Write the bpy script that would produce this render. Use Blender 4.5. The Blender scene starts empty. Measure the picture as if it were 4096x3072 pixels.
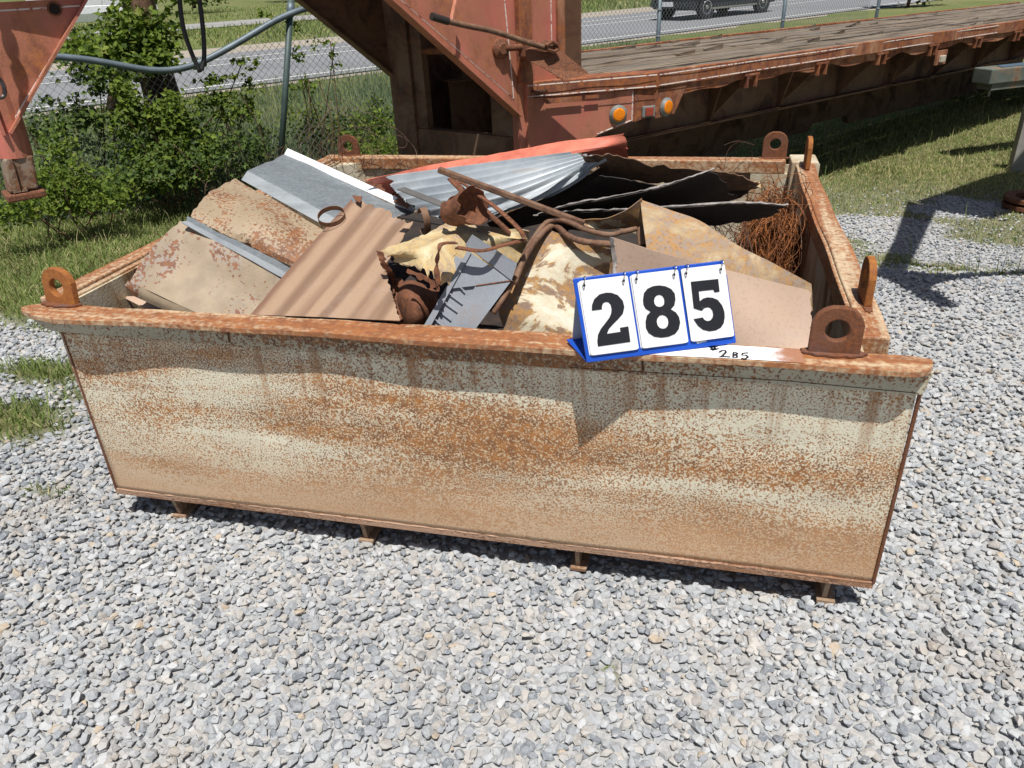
import bpy, bmesh, math, random
import numpy as np
from mathutils import Vector, Matrix
from mathutils.geometry import tessellate_polygon

random.seed(7)
rng = np.random.default_rng(7)
scene = bpy.context.scene
col = scene.collection
R = math.radians

# ------------------------------------------------------------------ camera
cam_data = bpy.data.cameras.new('camera')
cam_data.sensor_width = 36.0
cam_data.lens = 26.81
cam_data.clip_start = 0.05
cam_data.clip_end = 2000
cam = bpy.data.objects.new('camera', cam_data)
col.objects.link(cam)
cam.matrix_world = Matrix(((0.97072, -0.07475, 0.22827, 0.0),
                           (0.23607, 0.47240, -0.84918, 0.0),
                           (-0.04436, 0.87821, 0.47621, 1.65),
                           (0, 0, 0, 1)))
scene.camera = cam

# ------------------------------------------------------------------ sky, sun, exposure
SUN = Vector((0.12, -0.36, 1.0)).normalized()
world = bpy.data.worlds.new('World')
scene.world = world
world.use_nodes = True
wn = world.node_tree
bg = wn.nodes['Background']
sky = wn.nodes.new('ShaderNodeTexSky')
sky.sky_type = 'NISHITA'
sky.sun_disc = False
sky.sun_elevation = math.asin(SUN.z)
sky.sun_rotation = math.atan2(SUN.x, SUN.y)
sky.air_density = 1.0
sky.dust_density = 1.6
wn.links.new(sky.outputs[0], bg.inputs[0])
bg.inputs[1].default_value = 0.052
sun_data = bpy.data.lights.new('sun', 'SUN')
sun_data.energy = 5.0
sun_data.angle = R(0.53)
sun_data.color = (1.0, 0.965, 0.915)
sun = bpy.data.objects.new('sun', sun_data)
sun.rotation_euler = SUN.to_track_quat('Z', 'Y').to_euler()
sun.location = (3, -8, 20)
col.objects.link(sun)
scene.view_settings.view_transform = 'Standard'
scene.view_settings.look = 'None'
scene.view_settings.gamma = 1.0
scene.view_settings.use_curve_mapping = False
scene.view_settings.exposure = 0.12
scene.cycles.max_bounces = 6

# ------------------------------------------------------------------ material helpers
class NB:
    """small builder for node materials"""
    def __init__(s, name):
        s.m = bpy.data.materials.new(name); s.m.use_nodes = True
        s.t = s.m.node_tree; s.n = s.t.nodes
        s.b = s.n['Principled BSDF']
        s.co = None
    def add(s, kind): return s.n.new('ShaderNode' + kind)
    def link(s, a, b): s.t.links.new(a, b)
    def coords(s, scale=(1, 1, 1), rot=(0, 0, 0), loc=(0, 0, 0)):
        if s.co is None: s.co = s.add('TexCoord')
        mp = s.add('Mapping')
        mp.inputs['Scale'].default_value = scale
        mp.inputs['Rotation'].default_value = rot
        mp.inputs['Location'].default_value = loc
        s.link(s.co.outputs['Object'], mp.inputs[0])
        return mp.outputs[0]
    def noise(s, vec, scale, detail=3, rough=0.6, dist=0.0):
        t = s.add('TexNoise')
        t.inputs['Scale'].default_value = scale
        t.inputs['Detail'].default_value = detail
        t.inputs['Roughness'].default_value = rough
        t.inputs['Distortion'].default_value = dist
        s.link(vec, t.inputs['Vector'])
        return t.outputs['Fac']
    def voro(s, vec, scale, feature='F1'):
        t = s.add('TexVoronoi'); t.feature = feature
        t.inputs['Scale'].default_value = scale
        s.link(vec, t.inputs['Vector'])
        return t.outputs['Distance']
    def wave(s, vec, scale, dist=0.0, direction='X'):
        t = s.add('TexWave'); t.bands_direction = direction
        t.inputs['Scale'].default_value = scale
        t.inputs['Distortion'].default_value = dist
        t.inputs['Detail'].default_value = 2
        s.link(vec, t.inputs['Vector'])
        return t.outputs['Fac']
    def ramp(s, fac, lo, hi, a=0.0, b=1.0):
        t = s.add('MapRange'); t.interpolation_type = 'SMOOTHSTEP'
        t.inputs['From Min'].default_value = lo; t.inputs['From Max'].default_value = hi
        t.inputs['To Min'].default_value = a; t.inputs['To Max'].default_value = b
        s.link(fac, t.inputs['Value'])
        return t.outputs[0]
    def math(s, op, a, b):
        t = s.add('Math'); t.operation = op
        for i, v in enumerate((a, b)):
            if isinstance(v, (int, float)): t.inputs[i].default_value = v
            else: s.link(v, t.inputs[i])
        return t.outputs[0]
    def mix(s, fac, a, b):
        t = s.add('Mix'); t.data_type = 'RGBA'
        if isinstance(fac, (int, float)): t.inputs[0].default_value = fac
        else: s.link(fac, t.inputs[0])
        for i, v in ((6, a), (7, b)):
            if isinstance(v, tuple): t.inputs[i].default_value = (*v, 1) if len(v) == 3 else v
            else: s.link(v, t.inputs[i])
        return t.outputs[2]
    def sep(s, vec):
        t = s.add('SeparateXYZ'); s.link(vec, t.inputs[0]); return t.outputs
    def attr(s, name):
        t = s.add('Attribute'); t.attribute_name = name; return t
    def bump(s, h, strength=0.3, dist=0.004):
        t = s.add('Bump'); t.inputs['Strength'].default_value = strength
        t.inputs['Distance'].default_value = dist
        s.link(h, t.inputs['Height']); s.link(t.outputs[0], s.b.inputs['Normal'])
    def done(s, c, rough=0.7, metal=0.0, spec=0.5):
        if isinstance(c, tuple): s.b.inputs['Base Color'].default_value = (*c, 1)
        else: s.link(c, s.b.inputs['Base Color'])
        if isinstance(rough, (int, float)): s.b.inputs['Roughness'].default_value = rough
        else: s.link(rough, s.b.inputs['Roughness'])
        if isinstance(metal, (int, float)): s.b.inputs['Metallic'].default_value = metal
        else: s.link(metal, s.b.inputs['Metallic'])
        s.b.inputs['Specular IOR Level'].default_value = spec
        return s.m

OR = (0.30, 0.105, 0.028)
BR = (0.10, 0.042, 0.022)
RD = (0.19, 0.066, 0.030)

def speckle(name, paint, rusta=OR, rustb=BR, cov=0.5, k=0.9, size=150, patch=2.0, stretch=(0.45, 1, 1.5),
            wash=0.5, washcol=(0.30, 0.155, 0.065), rough=0.65, metal=0.0, loc=(0, 0, 0), bump=0.25, vary=0.12, soft=0.07, low=None, stains=(), drips=None):
    """paint that rust eats through in grains whose density drifts in long patches"""
    b = NB(name)
    v = b.coords(); vs = b.coords(stretch, loc=loc)
    g = b.noise(v, size, 2, 0.65)
    m = b.noise(vs, patch, 5, 0.62, 0.3)
    m2 = b.noise(vs, patch * 4.3, 5, 0.7)
    mm = b.math('ADD', b.math('MULTIPLY', m, 0.7), b.math('MULTIPLY', m2, 0.3))
    if stains:
        xyz = b.sep(v)
        for cx, cz, rx, rz, amp in stains:          # long rust stains and cleaner areas, each with its own place
            dx = b.math('DIVIDE', b.math('SUBTRACT', xyz[0], cx), rx); dz = b.math('DIVIDE', b.math('SUBTRACT', xyz[2], cz), rz)
            d = b.math('ADD', b.math('MULTIPLY', dx, dx), b.math('MULTIPLY', dz, dz))
            d = b.math('ADD', d, b.math('MULTIPLY', b.math('SUBTRACT', m2, 0.5), 3.0))
            mm = b.math('ADD', mm, b.ramp(d, -0.6, 1.9, amp, 0.0))
    t = b.math('ADD', g, b.math('MULTIPLY', b.math('SUBTRACT', mm, 0.5), k * 2.2))
    sp = b.ramp(t, 1.0 - cov - soft, 1.0 - cov + soft)
    hue = b.noise(v, 38, 3)
    rc = b.mix(b.ramp(b.math('ADD', hue, b.math('MULTIPLY', m2, 0.5)), 0.55, 0.95), rustb, rusta)
    pv = b.mix(b.ramp(b.noise(vs, patch * 2.2, 4), 0.3, 0.7), tuple(c * (1 - vary) for c in paint), tuple(min(1, c * (1 + vary * .6)) for c in paint))
    wf = b.math('MULTIPLY', b.ramp(mm, 0.46, 0.68), wash)
    base = b.mix(wf, pv, washcol)
    if drips:                                   # rust runs under the lip
        dn = b.noise(b.coords((15, 1, 0.7)), 1.6, 4, 0.6)
        top = b.ramp(b.sep(v)[2], drips[0], drips[1])
        base = b.mix(b.math('MULTIPLY', b.math('MULTIPLY', b.ramp(dn, 0.5, 0.7), top), drips[2]), base, (0.34, 0.17, 0.075))
    c = b.mix(sp, base, rc)
    if low:
        z = b.sep(v)[2]
        fz = b.math('ADD', z, b.math('MULTIPLY', b.noise(vs, 5, 4), 0.16))
        lf = b.math('MULTIPLY', b.ramp(fz, low[0], low[1], 1.0, 0.0), low[2])
        c = b.mix(lf, c, low[3])
    b.bump(b.math('SUBTRACT', b.noise(v, size * 1.3, 2), b.math('MULTIPLY', sp, 0.6)), bump, 0.003)
    return b.done(c, rough, metal)

def patchy(name, paint, rusta=OR, rustb=BR, cov=0.5, patch=4.0, edge=0.05, stretch=(1, 1, 1), rough=0.6, metal=0.0,
           wash=0.6, washcol=(0.30, 0.17, 0.09), detail=7, loc=(0, 0, 0), grain=0.5, vary=0.15, bump=0.3, edges=None):
    """paint flaked off in patches over mottled rust"""
    b = NB(name)
    v = b.coords(); vs = b.coords(stretch, loc=loc)
    m = b.noise(vs, patch, detail, 0.68, 0.6)
    if edges:
        su, sv = b.attr('su').outputs['Fac'], b.attr('sv').outputs['Fac']
        for a_, lo_, hi_ in ((su, edges[0], edges[1]), (sv, edges[2], edges[3])):
            if lo_: m = b.math('ADD', m, b.ramp(a_, 0.0, lo_, 0.22, 0.0))
            if hi_: m = b.math('ADD', m, b.ramp(a_, 1.0 - hi_, 1.0, 0.0, 0.22))
    f = b.ramp(m, 1 - cov - edge, 1 - cov + edge)
    halo = b.math('MULTIPLY', b.ramp(m, 1 - cov - edge - 0.13, 1 - cov), wash)
    n2 = b.noise(v, patch * 7, 5, 0.7)
    n3 = b.noise(v, 110, 2, 0.7)
    rc = b.mix(b.ramp(n2, 0.38, 0.66), rustb, rusta)
    rc = b.mix(b.math('MULTIPLY', b.ramp(n3, 0.5, 0.75), grain), rc, tuple(c * 0.45 for c in rustb))
    pv = b.mix(b.ramp(b.noise(vs, patch * 1.7, 5), 0.32, 0.68), tuple(c * (1 - vary) for c in paint), tuple(min(1, c * (1 + vary)) for c in paint))
    pv = b.mix(b.math('MULTIPLY', b.ramp(b.noise(v, 75, 3, 0.7), 0.55, 0.75), grain * 0.5), pv, rustb)
    base = b.mix(halo, pv, washcol)
    c = b.mix(f, base, rc)
    b.bump(b.math('ADD', n3, b.math('MULTIPLY', m, 0.8)), bump, 0.004)
    mt = metal if metal == 0 else b.ramp(f, 0.0, 0.6, metal, 0.0)
    rg = b.ramp(f, 0.0, 0.6, rough, 0.85)
    return b.done(c, rg, mt)

def plain(name, c, rough=0.6, metal=0.0, vary=0.12, scale=12, bump=0.1, spec=0.5):
    b = NB(name); v = b.coords()
    n = b.noise(v, scale, 5, 0.65)
    cc = b.mix(b.ramp(n, 0.3, 0.7), tuple(x * (1 - vary) for x in c), tuple(min(1, x * (1 + vary)) for x in c))
    if bump: b.bump(b.noise(v, 90, 3), bump, 0.003)
    return b.done(cc, rough, metal, spec)

# ------------------------------------------------------------------ mesh helpers
class MB:
    def __init__(s): s.v = []; s.f = []
    def add(s, vs, fs):
        o = len(s.v); s.v += [tuple(p) for p in vs]; s.f += [tuple(i + o for i in f) for f in fs]; return s
    def hexa(s, a, b):
        """two quads a (4 points) and b (4 points) joined to a solid"""
        return s.add(list(a) + list(b), [(3, 2, 1, 0), (4, 5, 6, 7), (0, 1, 5, 4), (1, 2, 6, 5), (2, 3, 7, 6), (3, 0, 4, 7)])
    def box(s, lo, hi, fr=None):
        c = [(x, y, z) for z in (lo[2], hi[2]) for x, y in ((lo[0], lo[1]), (hi[0], lo[1]), (hi[0], hi[1]), (lo[0], hi[1]))]
        if fr: c = [fr(*p) for p in c]
        return s.hexa(c[:4], c[4:])
    def prism(s, poly, d):
        """flat polygon (3D points) pushed along vector d"""
        n = len(poly); p = [Vector(q) for q in poly]; d = Vector(d)
        tris = tessellate_polygon([p])
        vs = p + [q + d for q in p]
        fs = [tuple(t) for t in tris] + [tuple(i + n for i in reversed(t)) for t in tris]
        fs += [(i, (i + 1) % n, (i + 1) % n + n, i + n) for i in range(n)]
        return s.add(vs, fs)
    def tube(s, pts, r, n=8, cap=True, closed=False):
        P = [Vector(p) for p in pts]; m = len(P)
        rr = r if isinstance(r, (list, tuple)) else [r] * m
        up = None; vs = []
        for i in range(m):
            if closed: t = P[(i + 1) % m] - P[i - 1]
            else: t = P[min(i + 1, m - 1)] - P[max(i - 1, 0)]
            t = t.normalized() if t.length > 1e-9 else Vector((0, 0, 1))
            if up is None:
                up = t.orthogonal().normalized()
            up = (up - t * up.dot(t))
            up = up.normalized() if up.length > 1e-6 else t.orthogonal().normalized()
            w = t.cross(up)
            for k in range(n):
                a = 2 * math.pi * k / n
                vs.append(P[i] + (up * math.cos(a) + w * math.sin(a)) * rr[i])
        fs = []
        for i in range(m if closed else m - 1):
            j = (i + 1) % m
            for k in range(n):
                fs.append((i * n + k, i * n + (k + 1) % n, j * n + (k + 1) % n, j * n + k))
        if cap and not closed:
            fs.append(tuple(range(n - 1, -1, -1))); fs.append(tuple((m - 1) * n + k for k in range(n)))
        return s.add(vs, fs)
    def lathe(s, c, axis, prof, n=20):
        """profile of (distance along axis, radius)"""
        c = Vector(c); a = Vector(axis).normalized(); u = a.orthogonal().normalized(); w = a.cross(u)
        vs = []; fs = []
        for h, r in prof:
            for k in range(n):
                t = 2 * math.pi * k / n
                vs.append(c + a * h + (u * math.cos(t) + w * math.sin(t)) * r)
        m = len(prof)
        for i in range(m - 1):
            for k in range(n):
                fs.append((i * n + k, i * n + (k + 1) % n, (i + 1) * n + (k + 1) % n, (i + 1) * n + k))
        fs.append(tuple(range(n - 1, -1, -1))); fs.append(tuple((m - 1) * n + k for k in range(n)))
        return s.add(vs, fs)

OFF = {}
def obj(name, mb, mat, parent=None, smooth=False, bevel=0.0, solid=0.0, rot=0.0):
    """links the collected shapes as ONE mesh object; top-level things get their origin at their base"""
    me = bpy.data.meshes.new(name)
    vs = np.array([tuple(p) for p in mb.v], float)
    if parent is not None:
        off = OFF[parent.name]
    else:
        lo, hi = vs.min(0), vs.max(0)
        off = np.array([(lo[0] + hi[0]) / 2, (lo[1] + hi[1]) / 2, lo[2]])
    me.from_pydata((vs - off).tolist(), [], mb.f)
    if smooth:
        me.polygons.foreach_set('use_smooth', [True] * len(me.polygons))
    me.materials.append(mat)
    o = bpy.data.objects.new(name, me); col.objects.link(o)
    if parent is not None: o.parent = parent
    else: o.location = off
    OFF[o.name] = off
    me.validate(); me.update()
    bm = bmesh.new(); bm.from_mesh(me); bmesh.ops.recalc_face_normals(bm, faces=bm.faces); bm.to_mesh(me); bm.free()
    if solid:
        s = o.modifiers.new('thickness', 'SOLIDIFY'); s.thickness = solid; s.offset = -1
    if bevel:
        b = o.modifiers.new('bevel', 'BEVEL'); b.width = bevel; b.segments = 2; b.limit_method = 'ANGLE'; b.angle_limit = R(40)
    return o

def tag(o, label=None, cat=None, group=None, kind=None):
    if label: o['label'] = label
    if cat: o['category'] = cat
    if group: o['group'] = group
    if kind: o['kind'] = kind
    return o

def thing(name, loc, label, cat, group=None):
    o = bpy.data.objects.new(name, None); col.objects.link(o)
    o.empty_display_size = 0.2
    o.location = loc; OFF[o.name] = np.array(loc, float)
    return tag(o, label, cat, group)

def fast_mesh(name, verts, faces_flat, nper, mat, smooth=False, attrs=None):
    """large meshes straight from arrays: all faces have nper corners"""
    me = bpy.data.meshes.new(name)
    nv = len(verts); nf = len(faces_flat) // nper
    me.vertices.add(nv); me.vertices.foreach_set('co', np.asarray(verts, np.float32).ravel())
    me.loops.add(nf * nper); me.loops.foreach_set('vertex_index', np.asarray(faces_flat, np.int32))
    me.polygons.add(nf)
    me.polygons.foreach_set('loop_start', np.arange(0, nf * nper, nper, dtype=np.int32))
    me.polygons.foreach_set('loop_total', np.full(nf, nper, np.int32))
    me.polygons.foreach_set('use_smooth', np.full(nf, smooth, bool))
    me.update(calc_edges=True)
    for k, a in (attrs or {}).items():
        at = me.attributes.new(k, 'FLOAT', 'POINT'); at.data.foreach_set('value', np.asarray(a, np.float32))
    me.materials.append(mat)
    o = bpy.data.objects.new(name, me); col.objects.link(o)
    OFF[o.name] = np.zeros(3)
    return o

def catmull(p, t):
    """row of points p (n,3) sampled at t in 0..1"""
    n = len(p)
    if n == 2: return p[0] * (1 - t) + p[1] * t
    x = t * (n - 1); i = min(int(x), n - 2); f = x - i
    p0 = p[max(i - 1, 0)] if i > 0 else 2 * p[0] - p[1]
    p3 = p[i + 2] if i + 2 < n else 2 * p[n - 1] - p[n - 2]
    p1, p2 = p[i], p[i + 1]
    return 0.5 * ((2 * p1) + (-p0 + p2) * f + (2 * p0 - 5 * p1 + 4 * p2 - p3) * f * f + (-p0 + 3 * p1 - 3 * p2 + p3) * f ** 3)

def sheet(name, rows, mat, label=None, cat='scrap metal', group='scrap metal lying in the bin', nu=24, nv=16, prof=None, jag=(0, 0, 0, 0), thick=0.0025,
          parent=None, lin=False, crumple=0.0, cs=6.0, seed=0, cut=None, smooth=True, line=None):
    """sheet metal through a grid of points; rows run across v, points in a row run along u.
    prof(u, v) lifts it along its normal, jag eats into the edges (u0, u1, v0, v1), cut(u, v) removes faces"""
    rg = np.random.default_rng(seed + 11)
    rows = [np.array(r, float) for r in rows]
    def rough(n, a):
        k = rg.normal(0, 1, n); k = np.abs(k + np.roll(k, 1)) * 0.5
        return a * k
    e0, e1 = rough(nv + 1, jag[0]), rough(nv + 1, jag[1])
    f0, f1 = rough(nu + 1, jag[2]), rough(nu + 1, jag[3])
    def at(u, v):
        if lin:
            rs = []
            for r in rows:
                x = u * (len(r) - 1); i = min(int(x), len(r) - 2); f = x - i
                rs.append(r[i] * (1 - f) + r[i + 1] * f)
            x = v * (len(rs) - 1); i = min(int(x), len(rs) - 2); f = x - i
            return rs[i] * (1 - f) + rs[i + 1] * f
        return catmull(np.array([catmull(r, u) for r in rows]), v)
    G = np.zeros((nv + 1, nu + 1, 3)); UV = np.zeros((nv + 1, nu + 1, 2))
    for j in range(nv + 1):
        for i in range(nu + 1):
            u = i / nu; v = j / nv
            u = e0[j] + u * (1 - e0[j] - e1[j]); v = f0[i] + v * (1 - f0[i] - f1[i])
            G[j, i] = at(u, v); UV[j, i] = u, v
    du = np.gradient(G, axis=1); dv = np.gradient(G, axis=0)
    N = np.cross(du, dv); N /= np.maximum(np.linalg.norm(N, axis=2, keepdims=True), 1e-9)
    if N[..., 2].mean() < 0: N = -N
    from mathutils import noise as mn
    for j in range(nv + 1):
        for i in range(nu + 1):
            h = prof(*UV[j, i]) if prof else 0.0
            if crumple:
                q = Vector(G[j, i]) * cs + Vector((seed * 3.1, seed, 0))
                h += crumple * (mn.noise(q) + 0.5 * mn.noise(q * 2.3))
            G[j, i] += N[j, i] * h
    fs = []
    for j in range(nv):
        for i in range(nu):
            if cut and cut((i + .5) / nu, (j + .5) / nv): continue
            a = j * (nu + 1) + i
            fs.append((a, a + 1, a + nu + 2, a + nu + 1))
    mb = MB(); mb.add(G.reshape(-1, 3), fs)
    o = obj(name, mb, mat, parent, smooth=smooth, solid=thick)
    if len(o.data.vertices) == UV.shape[0] * UV.shape[1]:
        if line:                                # su counts metres from an edge line instead, for stripes running along it
            l0 = np.array(line[0]); ld = np.array(line[1]) - l0; ld /= np.linalg.norm(ld)
            q = G - l0; UV[..., 0] = np.linalg.norm(q - (q @ ld)[..., None] * ld, axis=2)
        for k, ax in (('su', 0), ('sv', 1)):
            at_ = o.data.attributes.new(k, 'FLOAT', 'POINT'); at_.data.foreach_set('value', UV[..., ax].ravel().astype(np.float32))
    if smooth:
        e = o.modifiers.new('edges', 'EDGE_SPLIT'); e.split_angle = R(35)
    if label: tag(o, label, cat, group)
    return o

UV_U = Vector((0.611, 0.7916, 0)); UV_V = Vector((-0.7916, 0.611, 0))
def T(u, v, z):
    """trailer frame: u along the trailer to its tail, v across it towards the road, z up"""
    return (UV_U.x * u + UV_V.x * v, UV_U.y * u + UV_V.y * v, z)

# ------------------------------------------------------------------ ground shape and cover
def sstep(a, b, x):
    t = np.clip((x - a) / (b - a), 0, 1); return t * t * (3 - 2 * t)
def ground_z(x, y):
    x = np.asarray(x, float); y = np.asarray(y, float)
    vv = -0.7916 * x + 0.611 * y
    return -0.28 * sstep(4.3, 5.8, y) + 0.13 * sstep(6.0, 7.3, vv) * sstep(4.3, 5.8, y)
def vnoise(x, y, s, seed=0):
    """smooth value noise on arrays"""
    x = np.asarray(x) * s + seed * 17.3; y = np.asarray(y) * s + seed * 9.1
    xi = np.floor(x); yi = np.floor(y); fx = x - xi; fy = y - yi
    fx = fx * fx * (3 - 2 * fx); fy = fy * fy * (3 - 2 * fy)
    def h(a, b):
        q = np.sin(a * 127.1 + b * 311.7 + seed * 74.7) * 43758.5453
        return q - np.floor(q)
    return (h(xi, yi) * (1 - fx) + h(xi + 1, yi) * fx) * (1 - fy) + (h(xi, yi + 1) * (1 - fx) + h(xi + 1, yi + 1) * fx) * fy
def grass_amount(x, y):
    n = (vnoise(x, y, 1.3, 1) - 0.5) * 0.9 + (vnoise(x, y, 4.0, 2) - 0.5) * 0.7 + (vnoise(x, y, 11.0, 5) - 0.5) * 0.25
    left = np.clip((y - 3.15 + 0.25 * (x + 3.6)) * 2.2 + 0.5 + n, 0, 1) * (x < -2.2)
    for cx, cy, rx, ry, a in ((-3.1, 2.72, 0.42, 0.16, 1.15), (-2.95, 2.27, 0.42, 0.20, 1.2), (-2.75, 2.55, 0.2, 0.12, .9), (-2.37, 1.86, .12, .05, .8), (-2.45, 1.55, .07, .04, .7), (-2.32, 1.33, .06, .03, .8)):
        d = ((x - cx) / rx) ** 2 + ((y - cy) / ry) ** 2
        left = np.maximum(left, np.clip(a - d * 0.8 + n * 0.8, 0, 1) * (d < 1.8))
    weed = np.clip(1.0 - ((x + 0.162) / 0.028) ** 2 - ((y - 1.42) / 0.022) ** 2, 0, 1)
    edge = 5.48 - 0.36 * (x - 0.87)
    right = np.clip((y - edge) * 1.3 + 0.3 + n * 2.0, 0, 0.8 + 0.2 * sstep(7, 8.5, y)) * (x > 0.3)
    for cx, cy, rx, ry, a in ((1.25, 6.45, 0.45, 0.22, 0.75), (1.9, 5.85, 0.5, 0.25, 0.8), (2.15, 7.2, 0.35, 0.3, 0.7)):
        d = ((x - cx) / rx) ** 2 + ((y - cy) / ry) ** 2
        right = np.where(d < 2.5, np.minimum(right, np.clip(d * 0.6 - a + 0.55 + n * 2.2, 0, 1)), right)
    for cx, cy, rx, ry in ((1.45, 5.0, .16, .22), (2.0, 5.25, .35, .14)):
        d = ((x - cx) / rx) ** 2 + ((y - cy) / ry) ** 2
        right = np.maximum(right, np.clip(0.9 - d * 0.7 + n, 0, 1) * (d < 1.8))
    mid = np.clip((y - 4.05) * 2 + n, 0, 1) * (x >= -2.2) * (x <= 0.3)
    return np.maximum(np.where(x < -2.2, left, np.where(x > 0.3, right, mid)), weed)

def cam_px(p):
    """picture position in widths/heights, to keep plants where they can be seen, with a wide margin"""
    Mi = np.array(cam.matrix_world.inverted())
    q = p @ Mi[:3, :3].T + Mi[:3, 3]
    d = np.maximum(-q[:, 2], 1e-3)
    f = 26.81 / 36
    return q[:, 0] / d * f, q[:, 1] / d * f, -q[:, 2]
def in_view(x, y, z, m=0.16):
    a, b, d = cam_px(np.stack([x, y, z], 1))
    return (np.abs(a) < 0.5 + m) & (b > -0.375 - m) & (b < 0.375 + m) & (d > 0.2)

# ground: one sheet to beyond the horizon, fine where the camera stands
b = NB('ground')
v = b.coords()
g = b.attr('grass').outputs['Fac']
gn = b.noise(v, 60, 4, 0.7)
stone = b.mix(b.ramp(gn, 0.35, 0.65), (0.30, 0.302, 0.30), (0.45, 0.45, 0.445))
soil = b.mix(b.ramp(b.noise(v, 14, 5, 0.7), 0.3, 0.7), (0.075, 0.085, 0.030), (0.17, 0.155, 0.075))
far = b.mix(b.ramp(b.noise(v, 0.35, 6, 0.7), 0.35, 0.65), (0.115, 0.15, 0.045), (0.20, 0.195, 0.085))
far = b.mix(b.ramp(b.noise(v, 6.0, 4, 0.8), 0.4, 0.75), far, (0.085, 0.105, 0.035))
near = b.mix(g, stone, soil)
gm = b.done(b.mix(b.attr('far').outputs['Fac'], near, far), 0.95, spec=0.2)
xs = np.concatenate([np.linspace(-1, 0, 24, endpoint=False) * 0 + np.array([-900, -600, -400, -280, -200, -150, -120, -100, -85, -72, -60, -50, -42, -36, -30, -26, -22, -19, -16, -14, -12, -10.5, -9.3, -8.3]),
                     np.arange(-7.5, 6.0, 0.07), np.array([6.5, 7.2, 8, 9, 10, 12, 14, 17, 20, 25, 30, 38, 48, 60, 80, 110, 150, 220, 330, 500, 900])])
ys = np.concatenate([np.array([-200, -60, -20, -8, -4, -2, -1]), np.arange(-0.4, 10.5, 0.07), np.array([11, 12, 13, 14.5, 16, 18, 20, 23, 26, 30, 35, 40, 46, 54, 64, 78, 95, 120, 160, 220, 320, 500, 900])])
GX, GY = np.meshgrid(xs, ys)
gx, gy = GX.ravel(), GY.ravel()
vv = -0.7916 * gx + 0.611 * gy
gz = ground_z(gx, gy) + np.where((gy < 11) & (np.abs(gx) < 8), (vnoise(gx, gy, 3, 3) - 0.5) * 0.02, 0)
gz = gz - 0.011 - 0.05 * sstep(15, 16, vv) * (1 - sstep(50, 53, vv)) + 6.0 * sstep(60, 240, vv)
nx, ny = len(xs), len(ys)
I = (np.arange(ny - 1)[:, None] * nx + np.arange(nx - 1)[None]).ravel()
quads = np.stack([I, I + 1, I + nx + 1, I + nx], 1).ravel()
ground = fast_mesh('ground', np.stack([gx, gy, gz], 1), quads, 4, gm, True,
                   {'grass': grass_amount(gx, gy), 'far': sstep(7.4, 8.6, vv)})
tag(ground, 'gravel yard turning to grass towards the fence and the road', kind='structure')

# highway, shoulder and side road: strips along the road, each a little above the one below
def strip(name, v0, v1, z, mat, label, u0=-90, u1=260, n=60, dash=None):
    mb = MB()
    us = np.linspace(u0, u1, n + 1)
    if dash:
        u = u0
        while u < u1:
            mb.add([T(u, v0, z), T(u + dash[0], v0, z), T(u + dash[0], v1, z), T(u, v1, z)], [(0, 1, 2, 3)]); u += dash[1]
    else:
        for a, c in zip(us[:-1], us[1:]):
            mb.add([T(a, v0, z), T(c, v0, z), T(c, v1, z), T(a, v1, z)], [(0, 1, 2, 3)])
    return tag(obj(name, mb, mat), label, kind='structure')
def asphalt(name, a, c):
    b = NB(name); v = b.coords(); vr = b.coords((0.4, 0.4, 1), (0, 0, R(-52.3)))
    c1 = b.mix(b.ramp(b.noise(v, 25, 4, 0.8), 0.3, 0.7), a, c)
    c1 = b.mix(b.math('MULTIPLY', b.ramp(b.noise(b.coords((0.05, 0.7, 1), (0, 0, R(-52.3))), 1.2, 4), 0.45, 0.7), 0.35), c1, tuple(x * 0.72 for x in a))
    return b.done(c1, 0.85, spec=0.3)
asph = asphalt('worn asphalt', (0.19, 0.195, 0.205), (0.25, 0.255, 0.262))
shm = asphalt('pale gravel shoulder', (0.31, 0.265, 0.21), (0.40, 0.36, 0.30))
wl = plain('road paint', (0.62, 0.62, 0.60), 0.7, vary=0.15, scale=30)
strip('road_shoulder', 15.9, 28.0, -0.19, shm, 'pale shoulder strip beside the far lane of the highway')
strip('highway', 16.3, 24.9, -0.165, asph, 'grey asphalt highway beyond the chain link fence')
strip('road_line', 16.78, 16.93, -0.158, wl, 'white edge line on the near side of the highway')
strip('road_line', 21.3, 21.45, -0.158, wl, 'white line nearer the middle of the highway')
strip('road_line', 22.9, 23.05, -0.158, wl, 'white line along the far lane edge of the highway')
strip('side_road', 41.6, 47.6, -0.165, asphalt('pale asphalt', (0.27, 0.265, 0.26), (0.34, 0.33, 0.32)), 'pale side road across the grass verge')

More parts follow.
